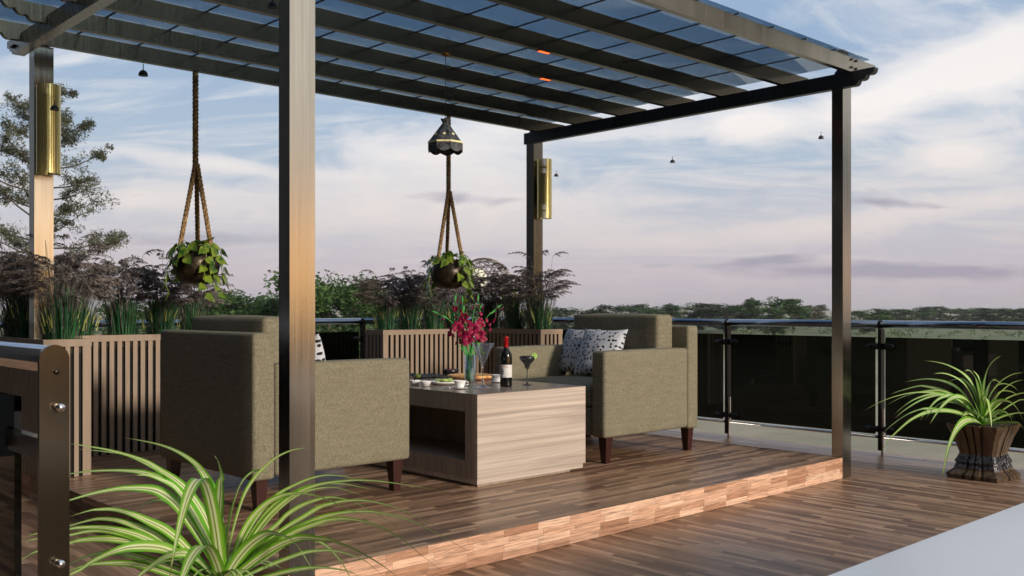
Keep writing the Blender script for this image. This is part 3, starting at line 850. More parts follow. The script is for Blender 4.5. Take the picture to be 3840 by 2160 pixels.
for i in range(16):
    a=2*PI*i/16+r.uniform(-.3,.3);L=r.uniform(.28,.48);sp=r.uniform(.10,.34);dr=Vector((math.cos(a),math.sin(a),0))
    p0=Vector((bc.x,bc.y,1.05));pts=[p0+dr*sp*(k/6)**1.3+Vector((0,0,L*(k/6)-.10*(k/6)**2)) for k in range(7)]
    w.ribbon(pts,[.012,.05,.085,.09,.075,.04,.002],fold=.3)
w.build('leaves','striped_leaf',bl)
B().tube([(bc.x,bc.y,.4),(bc.x,bc.y,1.1)],.02,8).build('stem','vine_stem',bl)
B().lathe([(.10,.0),(.16,.02),(.19,.40),(.17,.40),(.16,.36),(.0,.36)],(bc.x,bc.y,.002),24).build('pot','black_ceramic',bl)
# ------------------------------------------------------------ tableware
def T(px,py):
    u=(px-cx_)/f_;v=(H_-py)/f_;t=(TZ-CH)/v;return Vector(((FW[0]+u*RT[0])*t,(FW[1]+u*RT[1])*t,TZ))
k_=.27603
def TW(x,y): return T(1500+x*k_,1100+y*k_)
# wine bottle
c=TW(1440,1262);wb=thing('wine_bottle','dark red wine bottle with red foil and cream label','bottle')
bo=B();bo.lathe([(.0,.004),(.033,.004),(.037,.0),(.0373,.01),(.0373,.185),(.035,.203),(.022,.228),(.0155,.238),(.0145,.25)],c,36);bo.build('body','bottle_black',wb)
bo=B();bo.lathe([(.0152,.236),(.0152,.296),(.0165,.297),(.0165,.306),(.0155,.308),(.0,.308)],c,30);bo.build('foil','foil_red',wb)
def wrap(x,z,r=.0379,a0=None):
    a=a0+x/r;return (c.x+r*math.cos(a),c.y+r*math.sin(a),c.z+z)
av=math.atan2(-c.y,-c.x)-.30
lbm=B();n=30;vs=[]
for i in range(n+1):
    for z in (.056,.135): vs.append(wrap(-.086+.165*i/n+.0,z,.0377,av))
lbm.smooth=True;lbm.add(vs,[(2*i,2*i+2,2*i+3,2*i+1) for i in range(n)]);lb_=lbm.build('label','label_paper',wb)
def textmesh(s,size,x0,z0,m,r=.0382):
    cu=bpy.data.curves.new('t','FONT');cu.body=s;cu.size=size;ob=bpy.data.objects.new('t',cu);C.objects.link(ob)
    bpy.context.view_layer.update()
    me=bpy.data.meshes.new_from_object(ob.evaluated_get(bpy.context.evaluated_depsgraph_get()))
    wid=max(v.co.x for v in me.vertices)
    for v in me.vertices:
        x=v.co.x-wid/2+x0;z=v.co.y+z0-((v.co.x-wid/2)**2)*9
        p=wrap(x,z,r,av);v.co=p
    me.materials.append(M(m));o=bpy.data.objects.new('lettering',me);C.objects.link(o);o.parent=wb
    bpy.data.objects.remove(ob);return o
textmesh('MILL PINOT',.0125,-.004,.121,'label_red')
textmesh('ESTATE BOTTLED',.0045,-.004,.060,'label_ink')
em=B();vs=[]
for i in range(28):
    a=2*PI*i/28
    for q in (1.,.84): vs.append(wrap(-.018+.0165*q*math.cos(a),.092+.021*q*math.sin(a),.0382,av))
em.add(vs,[(2*i,(2*i+2)%56,(2*i+3)%56,2*i+1) for i in range(28)])
for dx in (-.007,0,.007):
    em.add([wrap(-.018+dx-.0022,.080,.0382,av),wrap(-.018+dx+.0022,.080,.0382,av),wrap(-.018+dx+.0015,.104,.0382,av),wrap(-.018+dx-.0015,.104,.0382,av)],[(0,1,2,3)])
em.build('emblem','label_ink',wb)
# martini glass with olives
c=TW(1125,1287);mg=thing('martini_glass','tall clear martini glass with three olives on a pick','glass')
m=B();m.lathe([(.0,.001),(.052,.001),(.053,.003),(.03,.008),(.010,.022),(.0045,.045),(.0042,.11),(.0065,.13),(.014,.155),(.070,.270),(.0715,.271),(.069,.268),(.014,.160),(.0,.150)],c,40);m.build('glass','clear_glass',mg)
m=B();Rv=Vector((RT[0],RT[1],0))
for k in range(3):
    q=c+Rv*(-.031+.014*k)+Vector((0,0,.266-.027*k));m.lathe([(.0165*math.sin(PI*j/10)+1e-5,-.0125*math.cos(PI*j/10)) for j in range(11)],q,18)
m.build('olives','olive_green',mg)
m=B();m.tube([c+Rv*(-.052)+Vector((0,0,.312)),c+Rv*.004+Vector((0,0,.195))],.0013,6);m.lathe([(.004*math.sin(PI*j/6)+1e-5,-.004*math.cos(PI*j/6)) for j in range(7)],c+Rv*(-.053)+Vector((0,0,.314)),10);m.build('pick','steel',mg)
# margarita glass
c=TW(1727,1246);mg=thing('margarita_glass','small smoky margarita glass with a lime slice on its rim','glass')
m=B();m.lathe([(.0,.001),(.033,.001),(.034,.003),(.012,.008),(.0035,.022),(.003,.092),(.012,.105),(.020,.122),(.021,.135),(.036,.150),(.046,.165),(.050,.184),(.0515,.184),(.0475,.163),(.037,.147),(.018,.130),(.0,.104)],c,36);m.build('glass','grey_glass',mg)
m=B();lc2=c+Rv*.047+Vector((0,0,.185));fwv=Vector((FW[0],FW[1],0))
vs=[];
for q,rr in ((-.0015,.0175),(.0015,.0175)):
    vs+=[lc2+fwv*q+(Rv*math.cos(2*PI*i/24)+Vector((0,0,math.sin(2*PI*i/24)*1.15)))*rr for i in range(24)]
m.add(vs,[tuple(range(24)),tuple(range(47,23,-1))]);m.cur=1
m.add([v for v in vs],[(i,i+24,(i+1)%24+24,(i+1)%24) for i in range(24)]);m.build('lime_slice',['lime_flesh','lime_rind'],mg)
# vase with gladioli
vc=TW(952,1208);vs_=thing('vase','clear cylindrical glass vase of water and flower stems','vase')
m=B();m.lathe([(.0,.002),(.040,.0),(.040,.004),(.0365,.010),(.0365,.182),(.0345,.182),(.0345,.012),(.0,.010)],vc,36);m.build('glass','clear_glass',vs_)
bq=thing('gladiolus_bouquet','bouquet of magenta red gladioli standing in the glass vase','flowers')
dv_=vc.x*FW[0]+vc.y*FW[1]
def SW(x,y,dd=0.): return at(1500+x*k_,1100+y*k_,dv_+dd)
stems=[([(425,235),(560,300),(680,370),(740,440),(790,560),(850,720),(900,880),(985,1185)],-.03),
([(765,0),(745,150),(735,260),(745,380),(800,520),(860,680),(930,850),(930,1190)],.03),
([(848,30),(850,160),(870,300),(900,460),(930,620),(945,800),(900,1180)],-.05),
([(1065,0),(1060,140),(1005,230),(985,380),(960,560),(955,750),(975,950),(990,1190)],.02),
([(1110,140),(1080,230),(1060,330),(1040,450),(1000,640),(960,820),(930,1000),(960,1190)],-.02),
([(1385,150),(1280,230),(1190,310),(1140,420),(1090,560),(1020,700),(965,850),(920,1000),(905,1190)],.0)]
sm=B();bud=B()
for pts,dd in stems:
    P=[SW(x,y,dd*max(0,(900-y)/900)) for x,y in pts]
    # smooth
    Q=[]
    for i in range(len(P)-1):
        for k in range(4):
            t=k/4;p0=P[max(i-1,0)];p1,p2=P[i],P[i+1];p3=P[min(i+2,len(P)-1)]
            Q.append(.5*((2*p1)+(p2-p0)*t+(2*p0-5*p1+4*p2-p3)*t*t+(3*p1-p0-3*p2+p3)*t**3))
    Q.append(P[-1]);sm.tube(Q,.0034,6,rads=[.0016+.0028*min(1,i/len(Q)*2) for i in range(len(Q))])
    bud.ribbon([Q[3],(Q[0]+Q[3])/2,Q[0]],[.006,.012,.001],side=Rv);bud.ribbon([Q[7],Q[5]+Rv*.008,Q[4]+Rv*.01],[.006,.010,.001],side=Rv)
r=random.Random(5)
for k in range(9):
    a=r.uniform(-1,1);b0=vc+Vector((0,0,.17));tip=b0+Rv*a*.09+Vector((0,0,r.uniform(.05,.11)))+fwv*r.uniform(-.03,.03)
    bud.ribbon([vc+Rv*(-a*.02)+Vector((0,0,.02)),b0+Rv*a*.02,b0.lerp(tip,.6),tip],[.006,.009,.007,.001],side=Rv)
sm.build('stems','stem_green',bq);bud.build('leaves','bud_green',bq)
def bloom(p,dv,s,op,idx):
    dv=dv.normalized();u=dv.cross(Vector((.2,.1,1))).normalized();w=dv.cross(u).normalized()
    b=B();r=random.Random(idx);fsm=B()
    for k in range(6):
        a=2*PI*k/6+r.uniform(-.15,.15);rad=u*math.cos(a)+w*math.sin(a);sd=(-u*math.sin(a)+w*math.cos(a))
        L=s*(1. if k%2 else .85)*r.uniform(.9,1.1)
        pts=[p,p+dv*L*.38+rad*L*.10*op,p+dv*L*.62+rad*L*.36*op,p+dv*L*.66+rad*L*.74*op,p+dv*L*.58+rad*L*.98*op]
        b.ribbon(pts,[.004,L*.34,L*.58,L*.55,.004],side=sd,fold=-.25)
    o=b.build('flower','petal',bq)
    if op>.6:
        st=B()
        for k in range(3):
            a=k*2.1+r.random();st.tube([p+dv*s*.3,p+dv*s*.62+(u*math.cos(a)+w*math.sin(a))*s*.14],.0008,4)
        st.build('stamens','stamen',o)
blooms=[(770,200,1,.8),(785,110,.6,.3),(810,80,.5,.25),(830,150,.6,.4),(775,320,.9,.5),(840,240,.7,.5),(890,310,1.15,.9),(850,375,1.15,.9),(790,450,1.3,1),(930,410,1.1,.8),(860,520,1.45,1),
(720,480,1,.6),(705,540,1,.7),(930,630,1.45,1),(995,480,1.5,1),(1060,370,1.1,.9),(1090,420,1.1,.9),(1075,545,1.45,1),(1120,540,1,.7),(1075,285,.9,.6),(1060,190,.7,.4),(1040,95,.6,.25),(1000,220,.7,.4),(1110,210,.7,.4),
(1150,370,.9,.5),(1190,410,.9,.5),(1240,360,1,.5),(1195,480,.9,.5),(1280,280,.7,.35),(1210,280,.6,.3),(1370,200,.55,.2),(1310,210,.5,.2),(1130,620,1,.7),(1040,640,1.1,.8),(980,560,1.1,.8),(750,590,.9,.6),(790,680,.8,.5),(840,640,.9,.7),
(610,350,.9,.5),(640,420,.8,.5),(585,300,.6,.3),(500,290,.6,.2),(460,285,.5,.2),(885,200,.6,.4),(930,560,1.,.8),(690,400,.7,.4)]
r=random.Random(9)
for i,(x,y,s,op) in enumerate(blooms):
    dd=-.045 if op>.85 else r.uniform(-.02,.06)
    p=SW(x,y,dd);side=(x-940)/450
    d=-fwv*(.9 if op>.6 else .25)+Rv*(side*.9+r.uniform(-.3,.3))+Vector((0,0,-.05+r.uniform(-.25,.25) if op>.4 else .55))
    bloom(p,d,.033*s,op,i)
# crockery
def cup(label,c,s=1.):
    t=thing('coffee_cup',label,'cup','white cups on saucers')
    m=B();m.lathe([(.0,.006),(.02*s,.006),(.024*s,.010),(.030*s,.026),(.036*s,.044),(.041*s,.050),(.0395*s,.050),(.034*s,.043),(.026*s,.020),(.0,.012)],c,32);m.build('bowl','ceramic',t)
    m=B();m.lathe([(.0,.0005),(.030*s,.0005),(.050*s,.006),(.051*s,.0075),(.030*s,.0045),(.0,.004)],c,32);m.build('saucer','ceramic',t)
    m=B();m.tube([c+Rv*.035*s+Vector((0,0,.040)),c+Rv*.050*s+Vector((0,0,.042)),c+Rv*.052*s+Vector((0,0,.028)),c+Rv*.032*s+Vector((0,0,.020))],.0028,8);m.build('handle','ceramic',t)
cup('white cup on a saucer with a spoon, near the front edge of the table',TW(815,1296))
cup('white cup on a saucer, half hidden behind the wine bottle',TW(1315,1210))
sp=B();c=TW(690,1297);sp.tube([c+Vector((0,0,.008)),c-Rv*.02+Vector((0,0,.006))],.0022,6);sp.lathe([(.0,.001),(.010,.003),(.012,.006)],c-Rv*.03,16,sx=1.4);tag(sp.build('spoon','steel'),'small metal spoon beside the front saucer','spoon')
pt=thing('serving_plate','long white plate of sliced green salad','plate')
c=(TW(420,1235)+TW(790,1235))/2+Vector((0,0,0));c.z=TZ
m=B();m.lathe([(.0,.001),(.075,.001),(.092,.010),(.105,.020),(.103,.022),(.088,.014),(.070,.008),(.0,.007)],c,44);m.build('plate','ceramic',pt)
r=random.Random(2)
for i in range(26):
    a=r.uniform(0,6.28);q=r.uniform(0,.062);cc=c+Vector((q*math.cos(a),q*math.sin(a),.012+.0012*i*.6));m=B();rr=r.uniform(.016,.026)
    tl=Vector((r.uniform(-.2,.2),r.uniform(-.2,.2),1)).normalized();u=tl.cross(Vector((1,0,0))).normalized();w=tl.cross(u)
    v=[cc+(u*math.cos(k*.5236)+w*math.sin(k*.5236)*.8)*rr for k in range(12)]+[cc+tl*.0035+(u*math.cos(k*.5236)+w*math.sin(k*.5236)*.8)*rr for k in range(12)]
    m.add(v,[tuple(range(11,-1,-1)),tuple(range(12,24))]+[(k,(k+1)%12,(k+1)%12+12,k+12) for k in range(12)]);m.build('salad_slice','salad',pt)
def ramekin(label,c,fill,spoon=False):
    t=thing('ramekin',label,'dip bowl','small white dip bowls')
    m=B();m.lathe([(.0,.001),(.024,.001),(.034,.027),(.037,.032),(.034,.033),(.030,.025),(.0,.024)],c,28);m.build('bowl','ceramic',t)
    m=B();m.lathe([(.0,.030),(.015,.028),(.030,.0262)],c,20);m.build('dip',fill,t)
    if spoon: B().tube([c+Vector((0,0,.024)),c-Rv*.018+Vector((0,0,.075))],.0035,6).build('spoon','black_metal',t)
ramekin('small white dip bowl of green herbs, in front of the salad plate',TW(350,1262),'herb')
ramekin('small white dip bowl of red sauce with a dark spoon, at the armchair arm',TW(205,1250),'sauce',True)
c=TW(686,1122);bb=thing('sauce_bowl','black bowl of red sauce behind the pizza','bowl')
m=B();m.lathe([(.0,.0),(.035,.0),(.056,.025),(.062,.046),(.059,.047),(.050,.030),(.0,.028)],c,32);m.build('bowl','black_ceramic',bb)
m=B();m.lathe([(.0,.048),(.03,.044),(.055,.037)],c,24);m.build('sauce','sauce',bb)
pz=thing('pizza','round pizza with blistered crust on a wooden board','pizza')
c=TW(960,1160);m=B();m.lathe([(.0,.001),(.178,.001),(.18,.006),(.178,.012),(.0,.0122)],c,48);m.build('board','board_wood',pz)
m=B();m.lathe([(.0,.021),(.13,.022),(.142,.028),(.156,.029),(.165,.022),(.162,.0128)],c,48)
for i,v in enumerate(m.v):
    q=noise.noise(Vector((v[0]*40,v[1]*40,0)))*.003;m.v[i]=(v[0],v[1],v[2]+(q if v[2]>c.z+.015 else 0))
m.build('crust','pizza',pz)
m=B();c=TW(330,1130);r=random.Random(3);N=14;vs=[]
for i in range(N+1):
    for j in range(N+1):
        x=(i/N-.5)*.30;y=(j/N-.5)*.34
        vs.append((c.x+x*.8+y*.3+.02*noise.noise(Vector((i*.5,j*.5,1))),c.y+y-.2*x,c.z+.004+.02*abs(noise.noise(Vector((i*.35,j*.35,5))))))
m.smooth=True;m.add(vs,[(i*(N+1)+j,(i+1)*(N+1)+j,(i+1)*(N+1)+j+1,i*(N+1)+j+1) for i in range(N) for j in range(N)])
tag(m.build('napkin','napkin'),'crumpled dark blue napkin behind the salad plate','napkin')
m=B();c=TW(245,1165)+Vector((0,0,.02));m.lathe([(.022*math.sin(PI*j/8)+1e-5,-.016*math.cos(PI*j/8)) for j in range(9)],c,16)
tag(m.build('lime','olive_bowl'),'yellow green lime lying on the dark napkin','fruit')
# ------------------------------------------------------------ spider plants in carved pots
def carved_pot(t,x,y,rz=0.):
    def outline(h,g=.16):
        # square with chamfered corners and paired grooves near the middle and corners of each side
        pr=[(-1,-.84),(-.84,-1),(-.40,-1),(-.36,-1+g),(-.28,-1+g),(-.24,-1.03),(-.04,-1.03),(-.02,-1+g),(.02,-1+g),(.04,-1.03),(.24,-1.03),(.28,-1+g),(.36,-1+g),(.40,-1)]
        pts=[]
        for k in range(4):
            cs,sn=math.cos(k*PI/2),math.sin(k*PI/2)
            pts+=[((px*cs-py*sn)*h,(px*sn+py*cs)*h) for px,py in pr]
        return pts
    def loft(name,levels,m,g):
        b=B();n=None
        for h,z in levels:
            o=outline(h,g);n=len(o);b.v+=[(p[0],p[1],z) for p in o]
        for j in range(len(levels)-1):
            for i in range(n):
                b.f.append((j*n+i,j*n+(i+1)%n,(j+1)*n+(i+1)%n,(j+1)*n+i));b.mi.append(0);b.sm.append(False)
        o=b.build(name,m,t);return o
    loft('base',[(.005,.003),(.185,.003),(.187,.028),(.150,.060),(.146,.075)],'pot_wood',.10)
    loft('ornament_band',[(.148,.070),(.137,.100),(.146,.106),(.144,.114),(.126,.150),(.122,.160)],'pot_torus',.10)
    loft('bowl',[(.121,.158),(.122,.175),(.150,.27),(.183,.345),(.187,.365),(.176,.366),(.160,.350),(.004,.348)],'pot_wood',.12)
    B().lathe([(.0,.352),(.155,.351)],(0,0,0),20).build('soil','soil',t)
def spider(label,root,px0,py0,d0,leaves,ox,oy,sc,wbase,seed,extra=None):
    t=thing('spider_plant',label,'potted plant','striped spider plants in carved pots',loc=(root[0],root[1],0))
    carved_pot(t,root[0],root[1])
    b=B();r=random.Random(seed);rt=Vector((root[0],root[1],0))
    for (pts,kd,wf) in leaves:
        P=[(px0,py0)]+[(ox+x*sc,oy+y*sc) for x,y in pts[::-1]]
        W=[at(x,y,d0*(1+kd*abs(x-px0)/f_)) for x,y in P]
        Q=[];m=len(W)
        for i in range(m-1):
            for k in range(5):
                tt=k/5;p0=W[max(i-1,0)];p1,p2=W[i],W[i+1];p3=W[min(i+2,m-1)]
                Q.append(.5*((2*p1)+(p2-p0)*tt+(2*p0-5*p1+4*p2-p3)*tt*tt+(3*p1-p0-3*p2+p3)*tt**3)-rt)
        Q.append(W[-1]-rt);n=len(Q)
        ws=[]
        for i in range(n):
            s=i/(n-1);ws.append(wbase*wf*(.75+.35*math.sin(PI*min(1,s*1.6)))*(1 if s<.45 else max(.04,(1-s)/.55)**.85))
        dirh=Q[-1]-Q[0];dirh.z=0
        sd=Vector((-dirh.y,dirh.x,0)).normalized() if dirh.length>.01 else Rv
        sd=(sd*.75+Vector((0,0,.75))*(1 if (dirh.dot(Rv)<0)==(sd.dot(fwv)>0) else -1)).normalized()
        b.ribbon(Q,ws,side=sd,fold=.22)
    if extra: extra(b,rt)
    # short inner leaves all round
    for i in range(16):
        a=2*PI*i/16+r.uniform(-.2,.2);L=r.uniform(.10,.2);dr=Vector((math.cos(a),math.sin(a),0));p0=at(px0,py0,d0)-rt
        pts=[p0+dr*L*1.1*(k/7)+Vector((0,0,L*(1.5*(k/7)-1.15*(k/7)**2))) for k in range(8)]
        b.ribbon(pts,[wbase*.8*(1-(k/7)**2)+.001 for k in range(8)],fold=.3)
    b.build('leaves','striped_leaf',t)
    return t
G=.38653
NL=[([(1200,105),(1552,175),(1790,280),(1950,420),(2070,640),(2110,850),(2140,1200)],.9,1.1),
([(640,160),(850,190),(1110,240),(1400,330),(1552,420),(1740,545),(1880,700),(2000,900),(2090,1150)],.35,.9),
([(735,215),(1000,240),(1250,285),(1552,440),(1700,600),(1830,760),(2000,1050)],.6,.6),
([(560,480),(665,460),(850,435),(1080,425),(1250,430),(1400,450),(1600,520),(1800,660),(1950,850),(2080,1150)],.3,.8),
([(1310,475),(1430,470),(1552,510),(1700,590),(1850,800),(1960,1000),(2080,1250)],-.2,1.3),
([(560,750),(665,718),(900,650),(1120,608),(1260,598),(1420,605),(1552,640),(1700,750),(1850,950),(1980,1150),(2080,1350)],-.1,1.45),
([(1125,760),(1250,660),(1380,615),(1552,625),(1750,760),(1950,1050)],.8,.7),
([(1165,1000),(1250,880),(1400,755),(1552,712),(1700,760),(1850,900),(2000,1150)],.5,.8),
([(1575,945),(1640,800),(1755,690),(1850,760),(1980,1000)],1.2,.8),
([(620,890),(850,820),(950,805),(1110,805),(1280,850),(1440,920),(1600,1000),(1750,1120),(1900,1280),(2050,1450)],.0,1.15),
([(600,990),(665,965),(850,915),(980,895),(1160,915),(1350,980),(1500,1050),(1700,1200),(1900,1360),(2050,1490)],.1,1.05),
([(235,1085),(350,1040),(665,995),(780,980),(1000,980),(1220,1020),(1400,1080),(1600,1180),(1850,1330),(2020,1470)],.0,.95),
([(180,1140),(350,1090),(665,1055),(870,1015),(1060,1015),(1280,1060),(1500,1140),(1750,1290),(1980,1450)],.0,.95),
([(0,1370),(235,1275),(350,1215),(665,1135),(780,1105),(1010,1090),(1250,1110),(1460,1165),(1650,1215),(1900,1350)],.0,1.),
([(560,1400),(665,1345),(800,1275),(960,1230),(1130,1220),(1340,1260),(1552,1330),(1750,1400),(2000,1500)],.1,.9),
([(560,1540),(660,1449),(780,1390),(900,1310),(1040,1240),(1180,1190),(1310,1168),(1500,1170),(1650,1210),(1850,1330),(2050,1480)],-.3,1.4),
([(500,1430),(665,1395),(850,1345),(1050,1325),(1290,1335),(1500,1380),(1800,1480)],.1,.9),
([(1250,1560),(1350,1449),(1450,1370),(1600,1270),(1700,1240),(1800,1235),(1900,1280),(2000,1380),(2100,1500)],-.7,1.4),
([(3025,202),(2850,225),(2700,290),(2600,370),(2500,470),(2400,620),(2330,800),(2260,1050),(2210,1300)],.3,1.25),
([(2615,455),(2540,428),(2480,430),(2400,480),(2330,580),(2270,750),(2230,950),(2200,1200)],.6,1.2),
([(3537,516),(3309,479),(3150,475),(3000,510),(2850,575),(2700,660),(2600,760),(2480,920),(2380,1100),(2280,1300),(2210,1450)],.3,1.15),
([(4313,629),(3984,572),(3741,538),(3552,523),(3361,528),(3105,564),(2900,640),(2750,740),(2600,880),(2450,1080),(2330,1280)],.25,.85),
([(3725,629),(3469,582),(3345,560),(3213,555),(3105,564),(2950,600),(2800,680),(2640,790),(2500,960),(2380,1150),(2260,1380)],.3,.9),
([(3573,688),(3376,622),(3229,590),(3105,600),(2950,640),(2800,730),(2640,880),(2500,1060),(2350,1280)],.45,.8),
([(3513,860),(3363,795),(3150,700),(3000,660),(2880,650),(2750,670),(2620,730),(2500,830),(2400,960),(2310,1150),(2240,1350)],.0,1.05),
([(3852,960),(3469,747),(3324,703),(3208,688),(3105,706),(2950,760),(2800,850),(2700,950),(2550,1080),(2400,1250)],.2,.95),
([(4313,999),(4020,864),(3808,776),(3617,732),(3485,717),(3324,728),(3213,753),(3105,786),(2950,880),(2800,970),(2650,1080),(2500,1200),(2350,1330)],.15,.95),
([(4590,1237),(4349,1097),(4152,991),(3984,918),(3800,864),(3617,830),(3433,828),(3252,854),(3105,893),(2900,980),(2750,1060),(2600,1150),(2450,1260),(2300,1400)],.1,.95),
([(4313,1420),(4093,1252),(3945,1128),(3800,1032),(3653,962),(3500,918),(3324,900),(3177,916),(3105,937),(2900,1010),(2700,1120),(2500,1260),(2320,1420)],.0,1.),
([(3090,1480),(3000,1340),(2900,1180),(2800,1085),(2670,1042),(2580,1050),(2480,1110),(2380,1200),(2280,1330),(2200,1470)],-.7,1.45),
([(3950,1560),(3837,1449),(3725,1361),(3580,1273),(3397,1178),(3213,1110),(3105,1098),(2950,1085),(2850,1100),(2700,1160),(2550,1250),(2350,1400)],-.3,1.3),
([(3720,1449),(3544,1304),(3425,1255),(3257,1211),(3105,1208),(2950,1230),(2750,1300),(2550,1380),(2400,1450)],.3,.9),
([(3480,1449),(3363,1400),(3150,1372),(3000,1378),(2800,1410),(2600,1460)],.2,1.),
([(3420,1500),(3300,1300),(3150,1150),(3000,1090),(2850,1110),(2600,1280)],.9,.9),
([(2075,280),(2110,330),(2140,450),(2140,600),(2125,900),(2140,1200)],-1.,1.7)]
def toward(b,rt):
    for (top,reach,w) in ((510,.42,.036),(1175,.40,.036)):
        ytop=1600+top*G;p0=at(835,2204,2.6)-rt;zt=at(835,ytop,2.6-reach*.5).z
        pts=[]
        for k in range(15):
            s=k/14;pts.append(p0-fwv*reach*s*(1 if top>1000 else 1)+Vector((0,0,(zt-p0.z)*(1-(2*min(s,.5)-1)**2 if s<.5 else 1-((s-.5)*1.5)**2)))+Rv*(.006*s))
        b.ribbon(pts,[w*(1 if s<.6 else max(.03,(1-s)/.4)) for s in [k/14 for k in range(15)]],side=Rv,fold=.2)
nroot=at(835,2204,2.6)
spider('large striped spider plant in the foreground at the bottom left',(nroot.x,nroot.y),835,2204,2.6,NL,0,1600,G,.0235,1,toward)
s2=.38647
RLs=[([(100,622),(300,520),(500,460),(680,442),(850,460),(1000,530),(1120,610)],.1,.7),([(305,578),(450,500),(600,450),(760,425),(900,440),(1050,520),(1200,680)],.2,.6),
([(395,660),(500,570),(620,500),(780,460),(920,475),(1060,550),(1200,690)],.0,.9),([(400,695),(520,600),(680,510),(850,470),(980,510),(1200,690)],-.1,.9),
([(360,465),(450,430),(620,385),(700,385),(850,420),(1000,500),(1180,680)],.3,.8),([(500,342),(650,318),(760,316),(900,345),(1030,420),(1150,570)],.2,.8),
([(690,135),(820,152),(930,185),(1050,250),(1130,330),(1190,450),(1230,640)],.4,.9),([(780,262),(870,258),(960,285),(1050,340),(1120,430),(1190,580)],-.1,1.1),
([(1085,238),(1120,230),(1170,280),(1200,360),(1225,500),(1245,700)],-.3,1.3),([(1160,230),(1210,290),(1240,400),(1250,600)],.6,1.2),
([(1435,88),(1370,130),(1310,210),(1275,340),(1260,500),(1255,700)],.1,1.3),([(895,350),(980,320),(1060,315),(1130,380),(1180,480),(1235,680)],.5,.8),
([(650,710),(720,620),(800,530),(880,485),(960,478),(1080,530),(1200,680)],-.4,1.1),([(695,710),(760,620),(830,560),(900,535),(1000,545),(1100,600)],.3,.7),
([(745,750),(800,660),(870,570),(950,505),(1030,487),(1120,540),(1230,700)],-.6,1.25),([(260,858),(400,740),(520,660),(640,612),(720,602),(850,615),(1000,650),(1150,710)],-.1,.7),
([(280,1000),(340,910),(450,800),(560,710),(680,650),(780,625),(900,622),(1040,650),(1180,720)],-.4,1.05),([(862,1275),(890,1130),(930,960),(990,820),(1060,735),(1130,712),(1200,725)],-1.3,1.4),
([(1050,705),(1070,665),(1120,650),(1190,690)],-.5,1.),([(1343,790),(1335,700),(1320,600),(1300,520),(1280,500),(1262,560),(1252,680)],-3.,1.4),
([(1656,250),(1560,265),(1470,310),(1400,370),(1340,450),(1300,550)],.2,1.),([(1600,430),(1540,380),(1450,360),(1390,390),(1330,480),(1280,640)],.4,.9),
([(1440,360),(1390,330),(1350,330),(1310,400),(1280,520)],.7,1.),([(1656,320),(1560,345),(1480,400),(1400,480),(1330,600)],.0,1.),
([(1800,470),(1656,450),(1520,490),(1420,560),(1330,650)],-.1,1.),([(1600,475),(1540,440),(1450,430),(1380,480),(1300,620)],.5,.8),
([(1656,730),(1600,620),(1540,550),(1470,525),(1420,530),(1350,570),(1280,700)],-.6,1.3),([(1900,560),(1656,515),(1560,550),(1450,620)],.1,.9),
([(1540,720),(1520,680),(1480,640),(1420,625),(1340,670)],-.5,1.),([(1950,700),(1656,645),(1500,665),(1380,710)],-.1,.9),([(1656,800),(1600,740),(1560,738),(1400,740)],-.5,.9)]
rroot=at(3688,1596,6.62)
spider('striped spider plant in a carved pot at the right edge by the railing',(rroot.x,rroot.y),3685,1592,6.62,RLs,3200,1300,s2,.034,2)
# ------------------------------------------------------------ white table in the near right corner
wt=thing('white_table','smooth white tabletop cut by the bottom right corner','table')
B().box(.9,4.2,-.4,.975,.595,.62).build('tabletop','white_top',wt,bevel=.003,seg=3)
for x in (1.0,4.1):
    for y in (-.3,.87): B().box(x-.03,x+.03,y-.03,y+.03,.001,.5895).build('leg','steel',wt)
